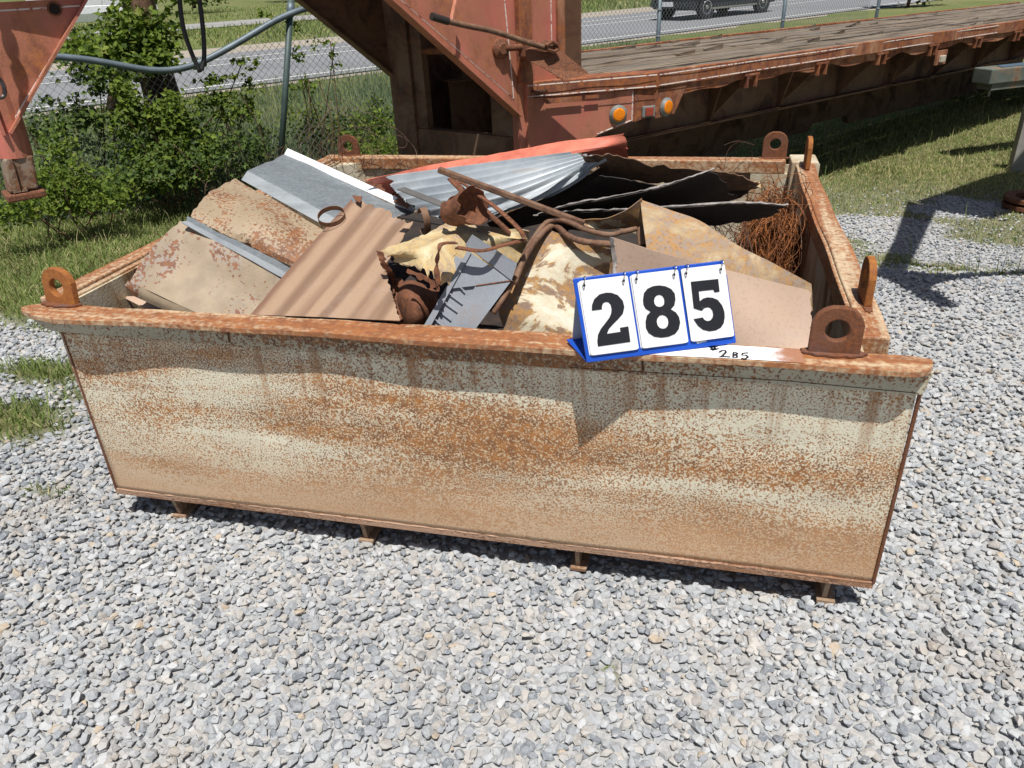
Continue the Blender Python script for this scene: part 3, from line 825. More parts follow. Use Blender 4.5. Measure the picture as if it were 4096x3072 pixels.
pen([
 [(0.0395,1.7742,0.8060), (0.0465,1.7514,0.8060)], [(0.0473,1.7780,0.8060), (0.0520,1.7548,0.8060)], [(0.0362,1.7684,0.8060), (0.0562,1.7767,0.8060)], [(0.0387,1.7555,0.8060), (0.0597,1.7639,0.8060)],
 [(0.0598,1.7429,0.8060), (0.0674,1.7545,0.8060), (0.0751,1.7557,0.8060), (0.0762,1.7454,0.8060), (0.0686,1.7263,0.8060), (0.0610,1.7175,0.8060), (0.0718,1.7217,0.8060), (0.0870,1.7214,0.8060)],
 [(0.1024,1.7467,0.8060), (0.0948,1.7482,0.8060), (0.0936,1.7377,0.8060), (0.1022,1.7313,0.8060), (0.1021,1.7212,0.8060), (0.0934,1.7199,0.8060), (0.0936,1.7300,0.8060), (0.1035,1.7417,0.8060), (0.1024,1.7467,0.8060)],
 [(0.1286,1.7506,0.8060), (0.1155,1.7461,0.8060), (0.1142,1.7357,0.8060), (0.1239,1.7371,0.8060), (0.1280,1.7276,0.8060), (0.1213,1.7165,0.8060), (0.1117,1.7176,0.8060)]])

# ------------------------------------------------------------------ number sign on the rim
m_blue = plain('blue plastic', (0.010, 0.075, 0.46), 0.38, vary=0.08, scale=9, bump=0.04)
b = NB('scuffed white card'); v = b.coords()
c = b.mix(b.math('MULTIPLY', b.ramp(b.noise(v, 9, 5, 0.7), 0.5, 0.78), 0.28), (0.80, 0.80, 0.79), (0.58, 0.56, 0.52))
c = b.mix(b.math('MULTIPLY', b.ramp(b.noise(b.coords((1, 1, 6)), 60, 4, 0.8), 0.62, 0.72), 0.35), c, (0.45, 0.44, 0.42))
m_card = b.done(c, 0.42)
m_digit = speckle('worn black print', (0.012, 0.012, 0.016), (0.3, 0.3, 0.3), (0.1, 0.1, 0.1), cov=0.18, k=0.5, size=140, patch=9, wash=0.0, rough=0.45, bump=0.0)
m_wire = plain('bright steel wire', (0.55, 0.55, 0.54), 0.3, 0.9, bump=0)
m_tape = plain('clear grey tape', (0.42, 0.47, 0.52), 0.35, bump=0.05)
BL = Vector((-0.2506,1.6450,0.8022)); BRt = Vector((0.1017,1.7950,0.8094))
TL = Vector((-0.2949,1.7050,0.9997)); TR_ = Vector((0.0596,1.8500,1.0011))
sx = (BRt - BL); wS = sx.length; sx.normalize()
sy = (TL - BL); sy = (sy - sx * sy.dot(sx)); hS = ((TL - BL).dot(sy.normalized()) + (TR_ - BRt).dot(sy.normalized())) / 2; sy.normalize()
sn = sx.cross(sy).normalized()
if sn.y > 0: sn = -sn
sk = ((TL - BL).dot(sx) + (TR_ - BRt).dot(sx)) / 2      # the board is a slightly sheared plate
def S(a, c, o=0.0):
    """board frame: a along its foot 0..1, c up 0..1, o in front"""
    return tuple(BL + sx * (a * wS + sk * c) + sy * (c * hS) + sn * o)
sign = thing('number_sign', tuple(BL), 'blue flip board with three white cards reading 285 standing on the bin rim', 'number sign')
mb = MB(); mb.prism([S(0.02, 0), S(0.995, 0), S(1.0, 0.02), S(1.0, 0.83), S(0.985, 0.84), S(0.985, 1.0), S(0.01, 1.0), S(0, 0.98), S(0.0, 0.01)], sn * -0.006)
obj('board', mb, m_blue, sign, bevel=0.002)
# rear leaf and folded foot of the easel
rb = Vector((-0.3180,1.7420,0.8107)); dv_ = rb - BL
mb = MB(); mb.prism([S(0.0, 0.0, -0.007), S(1.0, 0.0, -0.007), tuple(Vector(S(1.0, 0.0, -0.007)) + dv_), tuple(rb)], (0, 0, 0.005))
obj('foot', mb, m_blue, sign, bevel=0.001)
q0 = Vector(S(0.03, 0.97, -0.007)); q1 = Vector(S(0.97, 0.97, -0.007)); bk = dv_ * 0.85
mb = MB(); mb.prism([tuple(q0), tuple(q1), tuple(Vector(S(0.97, 0.05, -0.010)) + bk), tuple(Vector(S(0.03, 0.05, -0.010)) + bk)], sn * -0.004)
obj('back_leaf', mb, plain('pale back leaf', (0.42, 0.47, 0.55), 0.5), sign)
def rrect(x0, x1, y0, y1, r, n=5):
    out = []
    for cx, cy, a0 in ((x1 - r, y0 + r, -90), (x1 - r, y1 - r, 0), (x0 + r, y1 - r, 90), (x0 + r, y0 + r, 180)):
        for k in range(n + 1):
            a = R(a0 + 90 * k / n); out.append((cx + r * math.cos(a), cy + r * math.sin(a)))
    return out
# outline digits in card units: x 0..1, y 0 (foot) .. 1 (head)
def arc(cx, cy, rx, ry, a0, a1, n=14):
    return [(cx + rx * math.cos(R(a0 + (a1 - a0) * i / n)), cy + ry * math.sin(R(a0 + (a1 - a0) * i / n))) for i in range(n + 1)]
D2 = [(0.162, 0.595), (0.184, 0.666), (0.246, 0.739), (0.37, 0.795), (0.503, 0.807), (0.614, 0.797), (0.737, 0.756), (0.822, 0.673), (0.832, 0.587), (0.782, 0.505), (0.672, 0.442), (0.555, 0.385), (0.451, 0.328), (0.391, 0.263), (0.675, 0.267), (0.673, 0.322), (0.851, 0.325), (0.844, 0.116), (0.167, 0.11), (0.172, 0.185), (0.206, 0.266), (0.282, 0.338), (0.391, 0.406), (0.49, 0.47), (0.543, 0.526), (0.566, 0.585), (0.56, 0.646), (0.521, 0.68), (0.466, 0.687), (0.412, 0.673), (0.383, 0.637), (0.372, 0.595)]
D8 = [(0.165, 0.655), (0.205, 0.738), (0.295, 0.791), (0.418, 0.816), (0.554, 0.816), (0.686, 0.793), (0.793, 0.749), (0.855, 0.681), (0.85, 0.6), (0.812, 0.529), (0.72, 0.479), (0.82, 0.428), (0.872, 0.36), (0.879, 0.284), (0.831, 0.201), (0.737, 0.142), (0.592, 0.115), (0.435, 0.114), (0.285, 0.139), (0.175, 0.198), (0.135, 0.27), (0.149, 0.361), (0.196, 0.436), (0.287, 0.48), (0.191, 0.529), (0.158, 0.588)]
H8a = [(0.394, 0.62), (0.423, 0.667), (0.473, 0.689), (0.527, 0.692), (0.581, 0.674), (0.61, 0.636), (0.609, 0.593), (0.585, 0.551), (0.535, 0.532), (0.482, 0.53), (0.427, 0.545), (0.396, 0.577)]
H8b = [(0.384, 0.336), (0.409, 0.383), (0.462, 0.412), (0.522, 0.419), (0.589, 0.399), (0.627, 0.36), (0.628, 0.31), (0.599, 0.261), (0.547, 0.234), (0.488, 0.232), (0.429, 0.247), (0.391, 0.286)]
D5 = [(0.176, 0.814), (0.803, 0.807), (0.796, 0.634), (0.677, 0.632), (0.66, 0.671), (0.326, 0.674), (0.316, 0.537), (0.398, 0.568), (0.499, 0.578), (0.614, 0.564), (0.726, 0.527), (0.81, 0.445), (0.842, 0.354), (0.834, 0.279), (0.793, 0.201), (0.713, 0.145), (0.589, 0.115), (0.44, 0.113), (0.298, 0.145), (0.193, 0.21), (0.117, 0.308), (0.331, 0.314), (0.363, 0.277), (0.428, 0.255), (0.498, 0.261), (0.554, 0.297), (0.576, 0.339), (0.572, 0.39), (0.533, 0.428), (0.483, 0.443), (0.403, 0.44), (0.328, 0.405), (0.156, 0.453)]
def bridged(outer, holes):
    """outline with its holes cut in through slits, as one polygon each triangulated safely"""
    return tessellate_polygon([[Vector((x, y, 0)) for x, y in outer]] + [[Vector((x, y, 0)) for x, y in h] for h in holes]), outer + [p for h in holes for p in h]
cards = ((0.03, 0.345, 0.085, 0.962, 2), (0.368, 0.675, 0.088, 0.962, 8), (0.694, 0.985, 0.09, 0.960, 5))
for (a0, a1, c0, c1, dg) in cards:
    mb = MB(); mb.prism([S(a, c, 0.0035) for a, c in rrect(a0, a1, c0, c1, 0.022)], sn * 0.0035)
    card = obj('number_card', mb, m_card, sign, bevel=0.0008)
    if dg in (2, 8):
        for kk in (1, 2):
            mb = MB(); mb.prism([S(a, c, 0.0008 * kk) for a, c in rrect(a0 - 0.010 + kk * .003, a1 - 0.010 + kk * .003, c0 - 0.012 + kk * .004, c1 - 0.01, 0.022)], sn * 0.0006)
            obj('spare_card', mb, m_card, sign)
    outer, holes = {2: (D2, []), 8: (D8, [H8a, H8b]), 5: (D5, [])}[dg]
    tris, pts = bridged(outer, holes)
    mb = MB(); w_ = a1 - a0; h_ = c1 - c0
    mb.add([S(a0 + w_ * x, c0 + h_ * y, 0.0085) for x, y in pts], [tuple(t) for t in tris])
    tag(obj('digit', mb, m_digit, card), 'black digit %d printed on the white card' % dg)
    for a in (a0 + 0.03, a1 - 0.03):
        mb = MB(); ring = []
        yv = c1 - 0.05
        for k in range(20):
            t = 2 * math.pi * k / 20
            ring.append(S(a + 0.010 * math.sin(t), yv + 0.045 + 0.052 * math.sin(t + 0.4), 0.008 + 0.019 * math.cos(t)))
        mb.tube(ring, 0.0014, 6, closed=True); obj('ring', mb, m_wire, sign, smooth=True)
        mb = MB(); mb.prism([S(a + 0.0085 * math.cos(2 * math.pi * k / 14), c1 - 0.055 + 0.0155 * math.sin(2 * math.pi * k / 14), 0.0074) for k in range(14)], sn * 0.0006)
        obj('eyelet', mb, m_digit, card)
mb = MB(); mb.prism([S(0.735, 0.055, 0.001), S(0.80, 0.065, 0.001), S(0.80, 0.125, 0.001), S(0.732, 0.125, 0.001), S(0.732, 0.075, 0.001)], sn * 0.0006)
obj('tape', mb, m_tape, sign)

# ------------------------------------------------------------------ scrap metal heaped in the bin
m_bed = patchy('dark scrap', (0.10, 0.075, 0.06), (0.16, 0.07, 0.03), (0.05, 0.03, 0.022), cov=0.6, patch=5)
m_galv = NB('galvanised sheet'); b = m_galv
v = b.coords()
c = b.mix(b.ramp(b.voro(v, 70), 0.1, 0.9), (0.185, 0.21, 0.225), (0.235, 0.262, 0.278))
svr = b.ramp(b.attr('sv').outputs['Fac'], 0.50, 0.56)
c = b.mix(b.math('MULTIPLY', svr, 0.8), c, (0.40, 0.43, 0.45))
c = b.mix(b.math('MULTIPLY', b.ramp(b.noise(b.coords((0.5, 7, 7), (0, 0, R(-30))), 2.2, 5, 0.65), 0.42, 0.68), 0.5), c, (0.15, 0.172, 0.185))
c = b.mix(b.math('MULTIPLY', b.ramp(b.noise(v, 9, 6, 0.75), 0.58, 0.72), 0.22), c, (0.58, 0.58, 0.56))
b.bump(b.noise(v, 9, 3), 0.12, 0.01)
m_galv = b.done(c, b.ramp(b.noise(v, 30, 4), 0.3, 0.7, 0.5, 0.62), 0.3)
b = NB('weathered corrugated sheet'); v = b.coords()
c = b.mix(b.ramp(b.noise(v, 4, 6, 0.7), 0.3, 0.7), (0.34, 0.385, 0.42), (0.52, 0.555, 0.575))
c = b.mix(b.math('MULTIPLY', b.ramp(b.noise(v, 22, 5, 0.75), 0.56, 0.74), 0.55), c, (0.66, 0.66, 0.64))
c = b.mix(b.math('MULTIPLY', b.ramp(b.noise(b.coords((0.6, 6, 6), (0, 0, R(-20))), 2.4, 5, 0.7), 0.60, 0.75), 0.45), c, (0.46, 0.33, 0.20))
m_corr = b.done(c, 0.5, 0.35)
m_bright = plain('bright trim', (0.85, 0.86, 0.87), 0.4, 0.0, scale=20)
m_rustpan = speckle('rusted tan panel', (0.335, 0.26, 0.175), (0.26, 0.11, 0.05), (0.16, 0.075, 0.045), cov=0.41, k=1.0, size=70, patch=5.0, stretch=(1, 1, 1), wash=1.5, washcol=(0.31, 0.275, 0.26), soft=0.035, vary=0.2, loc=(2, 5, 0))
m_rustpan2 = speckle('rust grained tan panel', (0.36, 0.275, 0.18), (0.28, 0.115, 0.04), (0.15, 0.065, 0.033), cov=0.475, k=0.6, size=95, patch=3.0, stretch=(1, 1, 1), wash=1.2, washcol=(0.31, 0.23, 0.17), soft=0.05)
def tanmat(name, rot, sc=2.2, amt=0.75, edge=0.8, base=(0.42, 0.28, 0.185)):
    b = NB(name); v = b.coords()
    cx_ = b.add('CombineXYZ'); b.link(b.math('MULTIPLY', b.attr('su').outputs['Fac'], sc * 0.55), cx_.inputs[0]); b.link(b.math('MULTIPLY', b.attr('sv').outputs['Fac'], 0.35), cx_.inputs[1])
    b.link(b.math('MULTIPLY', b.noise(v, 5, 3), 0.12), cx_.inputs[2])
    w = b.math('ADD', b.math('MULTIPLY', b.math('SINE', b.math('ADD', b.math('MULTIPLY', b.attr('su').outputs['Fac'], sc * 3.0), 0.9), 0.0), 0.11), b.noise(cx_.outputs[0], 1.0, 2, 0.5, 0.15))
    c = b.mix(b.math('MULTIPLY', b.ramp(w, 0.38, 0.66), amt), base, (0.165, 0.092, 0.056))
    su_ = b.attr('su').outputs['Fac']
    c = b.mix(b.math('MULTIPLY', b.ramp(b.math('ADD', su_, b.math('MULTIPLY', b.noise(v, 9, 5), 0.05)), 0.025, 0.075, 1.0, 0.0), edge), c, (0.20, 0.10, 0.065))
    c = b.mix(b.math('MULTIPLY', b.ramp(b.noise(v, 7, 6, 0.7), 0.5, 0.75), 0.35), c, (0.43, 0.345, 0.29))
    c = b.mix(b.math('MULTIPLY', b.ramp(b.noise(v, 120, 3), 0.5, 0.7), 0.25), c, (0.25, 0.15, 0.10))
    b.bump(b.noise(v, 60, 4), 0.12, 0.003)
    return b.done(c, 0.62, 0.12)
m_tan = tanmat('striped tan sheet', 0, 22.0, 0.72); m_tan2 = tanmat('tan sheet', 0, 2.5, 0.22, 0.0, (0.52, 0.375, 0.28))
m_cream = patchy('yellowed cream sheet', (0.52, 0.48, 0.35), (0.50, 0.29, 0.085), (0.30, 0.25, 0.21), cov=0.51, patch=8.5, edge=0.12, wash=0.8, washcol=(0.56, 0.40, 0.16), grain=0.9)
m_rust = patchy('solid rust', (0.17, 0.075, 0.045), (0.26, 0.095, 0.035), (0.085, 0.036, 0.022), cov=0.55, patch=12, edge=0.15, wash=0.8, washcol=(0.20, 0.075, 0.035), rough=0.85, grain=0.4)
m_brown = patchy('brown rusted bar', (0.135, 0.082, 0.064), (0.20, 0.085, 0.04), (0.075, 0.045, 0.035), cov=0.5, patch=16, edge=0.15, rough=0.75)
m_black = patchy('shade darkened sheet', (0.016, 0.0145, 0.014), (0.055, 0.031, 0.02), (0.012, 0.010, 0.010), cov=0.42, patch=4, edge=0.12, wash=0.5, washcol=(0.05, 0.033, 0.025), rough=0.75)  # near black colour stands in for the shade inside the heap
m_dkbrown = patchy('dark brown sheet', (0.115, 0.078, 0.058), (0.17, 0.085, 0.045), (0.055, 0.036, 0.028), cov=0.5, patch=7, edge=0.12, rough=0.7)
m_torn = plain('pale torn edge', (0.34, 0.31, 0.29), 0.7, 0.2, vary=0.35, scale=40)
m_creamrust = patchy('cream panel flaking to brown', (0.56, 0.545, 0.44), (0.36, 0.19, 0.055), (0.22, 0.15, 0.11), cov=0.49, patch=7.0, edge=0.02, wash=0.55, washcol=(0.46, 0.34, 0.18), grain=0.55, loc=(3, 1, 0), edges=(0.16, 0, 0.12, 0))
m_foldrust = patchy('brown and cream folded panel', (0.50, 0.45, 0.33), (0.42, 0.22, 0.065), (0.30, 0.235, 0.19), cov=0.52, patch=8, edge=0.06, wash=0.8, washcol=(0.40, 0.26, 0.12), grain=0.6, rough=0.45, loc=(5, 2, 1))
m_red = patchy('orange red paint', (0.62, 0.165, 0.105), (0.32, 0.075, 0.035), (0.22, 0.07, 0.04), cov=0.34, patch=9, edge=0.03, wash=0.5, washcol=(0.60, 0.22, 0.14), stretch=(1, 1, 1), grain=0.3, vary=0.22)
m_grey = patchy('grey enamel', (0.245, 0.265, 0.295), (0.32, 0.15, 0.06), (0.20, 0.16, 0.14), cov=0.33, patch=5, edge=0.02, wash=0.25, rough=0.45, grain=0.25, vary=0.07)
m_wirer = plain('orange rusty wire', (0.215, 0.072, 0.018), 0.8, vary=0.6, scale=20, bump=0)
m_wired = plain('dark rusty wire', (0.10, 0.055, 0.035), 0.8, vary=0.4, scale=20, bump=0)
GRP = 'scrap metal lying in the bin'

sheet('scrap_sheet', [[(-1.88, 3.78, 0.50), (-1.0, 3.75, 0.56), (-0.2, 3.75, 0.45), (0.36, 3.75, 0.25)], [(-1.88, 2.8, 0.52), (-1.0, 2.8, 0.62), (-0.2, 2.8, 0.55), (0.36, 2.8, 0.22)], [(-1.88, 1.84, 0.50), (-1.0, 1.84, 0.55), (-0.2, 1.84, 0.55), (0.36, 1.84, 0.45)]],
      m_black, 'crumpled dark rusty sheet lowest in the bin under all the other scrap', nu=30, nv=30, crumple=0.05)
# left side, from the rim inwards
o = sheet('galvanised_sheet', [[(-1.7177,2.9261,1.0200), (-1.0567,2.6368,0.8700)], [(-1.7402,2.6727,1.0100), (-1.1402,2.3839,0.8700)], [(-1.7534,2.6397,0.9820), (-1.1570,2.3361,0.8500)]], m_galv,
      'silver galvanised ribbed sheet with a bright white edge, topmost of the panels on the left', lin=True, nu=26, nv=12,
      prof=lambda u, v: -0.006 * math.exp(-((v - 0.16) / 0.03) ** 2) + 0.003 * math.sin(u * 7), crumple=0.004)
mb = MB(); a_, b_ = Vector((-1.7177,2.9261,1.0200)), Vector((-1.0567,2.6368,0.8700)); up_ = Vector((0.010, 0.012, 0.018))
mb.hexa([a_, b_, b_ + up_, a_ + up_], [a_ + Vector((0, .004, 0)), b_ + Vector((0, .004, 0)), b_ + up_ * 1.2, a_ + up_ * 1.2])
bm_ = MB(); bm_.v = mb.v; bm_.f = mb.f
fo = obj('edge_flange', bm_, m_bright, o)
sheet('rusty_sheet', [[(-1.8006,2.6618,0.9850), (-1.5465,2.5270,0.9300), (-1.2309,2.3799,0.8400)], [(-1.7519,2.4282,0.9850), (-1.4924,2.3116,0.9200), (-1.2678,2.2947,0.8000)], [(-1.6973,2.2109,0.9750), (-1.5313,2.2148,0.8900), (-1.2976,2.2076,0.7800)]], m_rustpan2,
      'rust grained tan panel below the silver ribbed sheet', nu=30, nv=16, prof=lambda u, v: 0.008 * math.sin(v * 3.1) - 0.012 * (v > 0.93), jag=(0.02, 0, 0.0, 0.03), crumple=0.006, seed=2)
sheet('scrap_strip', [[(-1.6794,2.1794,0.9750), (-1.3155,2.2371,0.7650)], [(-1.6791,2.1372,0.9670), (-1.3111,2.1582,0.7550)]], m_galv,
      'narrow bare galvanised strip running between two rusted panels', nu=20, nv=6, jag=(0.01, 0, 0.10, 0.0), crumple=0.003, seed=3)
o = sheet('rusty_sheet', [[(-1.7104,2.1725,0.9620), (-1.4791,2.1312,0.8600), (-1.2386,2.1634,0.7000)], [(-1.7890,2.0905,0.8800), (-1.5570,2.0620,0.7900), (-1.3266,2.0870,0.6600)], [(-1.8364,2.0053,0.8050), (-1.6240,1.9631,0.7450), (-1.3693,1.9407,0.6650)]], m_rustpan,
      'rust blotched tan panel with a folded lower edge at the left of the bin', nu=30, nv=18, prof=lambda u, v: 0.008 * math.sin(v * 3.1), crumple=0.006, seed=4, jag=(0.012, 0, 0, 0))
sheet('folded_edge', [[(-1.8364,2.0053,0.8050), (-1.6240,1.9631,0.7450), (-1.3693,1.9407,0.6650)], [(-1.8470,1.9963,0.7900), (-1.6329,1.9585,0.7270), (-1.3760,1.9303,0.6450)], [(-1.8184,1.9931,0.7550), (-1.6144,1.9554,0.7000), (-1.3726,1.9146,0.6200)]], m_rustpan, nu=20, nv=4, parent=o, lin=True)
sheet('tan_sheet', [[(-1.9475,2.0759,0.7150), (-1.7129,1.9877,0.6800)], [(-1.8219,2.0797,0.7200), (-1.6258,2.0070,0.6600)]], m_tan2, 'small tan sheet corner poking out under the folded panel edge', nu=6, nv=6)
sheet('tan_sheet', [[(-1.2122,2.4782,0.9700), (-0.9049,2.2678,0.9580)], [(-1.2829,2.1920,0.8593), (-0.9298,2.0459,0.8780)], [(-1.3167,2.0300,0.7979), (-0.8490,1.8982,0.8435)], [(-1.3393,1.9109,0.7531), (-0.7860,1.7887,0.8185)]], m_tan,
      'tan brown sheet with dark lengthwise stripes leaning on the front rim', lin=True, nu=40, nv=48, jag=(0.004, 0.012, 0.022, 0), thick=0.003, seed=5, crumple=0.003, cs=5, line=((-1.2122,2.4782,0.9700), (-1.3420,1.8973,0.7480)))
# torn cream sheet and rusty pieces in the middle
sheet('scrap_sheet', [[(-0.9153,1.9960,0.9450), (-0.8064,2.0210,0.9950), (-0.7338,2.1065,1.0100), (-0.6175,2.0981,1.0100), (-0.4873,2.0578,0.9850)], [(-0.8913,1.9637,0.9400), (-0.7626,1.8975,0.9850), (-0.6855,1.9509,0.9900), (-0.5976,2.0156,0.9650), (-0.4910,2.0903,0.9300)], [(-0.8764,1.9746,0.9100), (-0.7476,1.8595,0.9350), (-0.6692,1.8551,0.9000), (-0.6040,2.0149,0.8600), (-0.5341,2.0692,0.8500)]], m_cream,
      'yellowed cream torn sheet with wavy folds, behind the grey cabinet panel', nu=40, nv=22, prof=lambda u, v: -0.016 * abs(math.sin(v * 6.5 + u * 1.5)) - 0.008 * abs(math.sin(u * 6 - v * 2)), jag=(0.02, 0.01, 0.02, 0.12), crumple=0.004, seed=6, cs=12)
sheet('scrap_drum', [[(-0.9991,2.2528,0.7600), (-0.8953,2.1602,0.7900), (-0.8088,2.1507,0.7600)], [(-0.9270,2.0586,0.7750), (-0.8064,1.9285,0.8450), (-0.7515,1.9888,0.7900)], [(-0.8723,1.9668,0.7550), (-0.7817,1.8777,0.8100), (-0.7582,1.9363,0.7600)], [(-0.8666,1.9539,0.7000), (-0.7951,1.8929,0.7400), (-0.7960,1.9640,0.7000)]], m_rust,
      'rounded solid rust drum piece under the torn cream sheet', nu=16, nv=20, crumple=0.01, seed=7, jag=(0.03, 0.03, 0.05, 0))
sheet('scrap_strip', [[(-0.9239,1.9761,0.9500), (-0.8952,1.9627,0.9500)], [(-0.9068,1.9669,0.9200), (-0.8734,1.9670,0.9100)], [(-0.9098,2.0126,0.8600), (-0.8837,2.0189,0.8500)], [(-0.8867,1.9891,0.8050), (-0.8637,1.9897,0.8000)], [(-0.8447,1.9061,0.7650), (-0.8353,1.9256,0.7600)]], m_rust,
      'jagged rusty torn edge strip beside the striped tan sheet', nu=6, nv=40, jag=(0.22, 0.3, 0, 0), crumple=0.012, seed=8, cs=14)
sheet('scrap_strip', [[(-0.7770,1.8654,0.9450), (-0.7110,1.8414,0.9300), (-0.6724,1.8151,0.9100)], [(-0.7827,1.8616,0.9300), (-0.7243,1.8432,0.9100), (-0.6854,1.8169,0.8900)]], m_rust, 'rusty flap hanging from the lower edge of the cream sheet', nu=14, nv=5, jag=(0, 0, 0.2, 0.4), crumple=0.01, seed=9)
def strap(name, pts, w, mat, label, thick=0.004, wdir=(0, 0, 1), tw=0):
    rows = []
    P_ = [Vector(p) for p in pts]
    for i, p in enumerate(P_):
        t = (P_[min(i + 1, len(P_) - 1)] - P_[max(i - 1, 0)]).normalized()
        s_ = (t.cross(Vector(wdir))).normalized() * w / 2
        rows.append([tuple(p - s_), tuple(p + s_)])
    return sheet(name, rows, mat, label, nu=3, nv=max(10, 6 * len(pts)), thick=thick, jag=(0.06, 0.06, 0, 0), smooth=True, seed=len(pts))
strap('scrap_strap', [(-0.6367,1.8718,1.0200), (-0.6541,1.8547,1.0250), (-0.6691,1.8415,1.0250), (-0.6695,1.8183,1.0200), (-0.6820,1.8301,0.9850), (-0.6826,1.8234,0.9550), (-0.6781,1.8220,0.9150)], 0.016, m_rust, 'rusty strap bent down over the cream sheet')
strap('scrap_strap', [(-0.7291,2.2077,1.1000), (-0.6719,2.1248,1.1050), (-0.6188,2.0498,1.1000), (-0.5694,1.9991,1.0900), (-0.5213,1.9606,1.0700), (-0.4716,1.9093,1.0500), (-0.4569,1.9023,1.0300)], 0.013, m_rust, 'thin torn rusty strap sloping down to a corner at the cream sheet', wdir=(0.5, -0.5, 0.6))
strap('scrap_bar', [(-0.4583,1.9176,1.0200), (-0.5116,1.8997,1.0100), (-0.5691,1.8736,1.0000), (-0.6448,1.8927,1.0000)], 0.020, m_rust, 'flat rusty bar lying across the cream sheet behind the grey panel')
def bar(name, a, c, w, h, mat, label, cat='scrap metal'):
    a, c = Vector(a), Vector(c); t = (c - a).normalized(); s_ = t.cross(Vector((0, 0, 1))).normalized(); k = s_.cross(t).normalized()
    q = lambda p: [p - s_ * w / 2 - k * h / 2, p + s_ * w / 2 - k * h / 2, p + s_ * w / 2 + k * h / 2, p - s_ * w / 2 + k * h / 2]
    mb = MB(); mb.hexa(q(a), q(c))
    return tag(obj(name, mb, mat, bevel=min(w, h) * 0.2), label, cat, GRP)
bar('scrap_bar', (-0.7474,2.0904,1.1600), (-0.3291,2.1013,1.0100), 0.017, 0.017, m_brown, 'long straight brown square bar lying across the corrugated sheet')
o = bar('scrap_bar', (-0.7381,2.1588,1.1200), (-0.6788,2.1390,1.0700), 0.026, 0.006, m_rust, 'short rusty angle piece sticking up above the curled rust can')
bar('scrap_bar', (-0.6354,2.0767,1.0700), (-0.5444,2.0899,0.9800), 0.028, 0.008, m_rust, 'rusty angle bar running from the curled can down to the cream sheet')
bar('scrap_bar', (-0.9859,2.3730,1.0300), (-0.7560,2.2437,1.0000), 0.034, 0.004, plain('dull grey strip', (0.155, 0.15, 0.142), 0.6, 0.3), 'flat dull grey strip lying on the left of the corrugated sheet')
bar('scrap_bar', (-0.9327,2.2040,0.9850), (-0.7358,2.1286,0.9850), 0.022, 0.006, m_black, 'dark flat bar between the striped tan sheet and the corrugated sheet')
sheet('scrap_strip', [[(-1.2237,2.4898,0.9750), (-1.1665,2.4499,0.9800)], [(-1.1756,2.4134,0.9750), (-1.1463,2.3860,0.9750)]], m_rust, 'small rust flake on the top corner of the striped tan sheet', nu=4, nv=4, crumple=0.004)
sheet('scrap_sheet', [[(-1.3265,2.8844,0.9300), (-1.1802,2.7676,0.9300), (-1.0333,2.5836,0.9200)], [(-1.3996,2.9484,0.9000), (-1.2124,2.7422,0.9000), (-1.0559,2.5801,0.9000)]], m_rust, 'rusty brown sheet edge beside the white trim and the corrugated sheet', nu=14, nv=6, jag=(0.03, 0.05, 0.12, 0.1), crumple=0.006)
# curled rust can with an open end
rows = []
A0, A1 = Vector((-0.7196,2.0630,1.0450)), Vector((-0.6162,1.9996,1.0850)); ax = (A1 - A0).normalized(); u_ = Vector((0, 0, 1)); u_ = (u_ - ax * ax.dot(u_)).normalized(); w_ = ax.cross(u_)
for f in (0, 0.25, 0.5, 0.75, 1.0):
    p = A0.lerp(A1, f); r_ = 0.036 + 0.022 * f + 0.004 * math.sin(f * 9)
    rows.append([tuple(p + (u_ * math.cos(t) + w_ * math.sin(t) * 0.9) * r_) for t in [R(35 + 310 * k / 9) for k in range(10)]])
sheet('scrap_can', rows, m_rust, 'curled rusty can with an open dark end on top of the heap', nu=36, nv=12, crumple=0.006, cs=14, jag=(0.02, 0.02, 0.04, 0.10), seed=12)
def band(name, c, rx, ry, h, axis, mat, label, part=1.0):
    c = Vector(c); a = Vector(axis).normalized(); u = a.orthogonal().normalized(); w = a.cross(u)
    r0, r1 = [], []
    for k in range(25):
        t = 2 * math.pi * k / 24 * part
        q = c + u * math.cos(t) * rx + w * math.sin(t) * ry
        r0.append(tuple(q - a * h / 2)); r1.append(tuple(q + a * h / 2))
    return sheet(name, [r0, r1], mat, label, nu=40, nv=2, thick=0.0018)
band('steel_band', (-1.2277,2.3215,0.9450), 0.047, 0.042, 0.018, (0.15, -0.45, 1), m_brown, 'dark steel band loop on the silver ribbed sheet')
band('steel_band', (-0.8160,2.1139,1.0000), 0.034, 0.052, 0.020, (1, 0.7, 0.1), m_brown, 'brown steel band loop standing beside the cream sheet', 0.8)
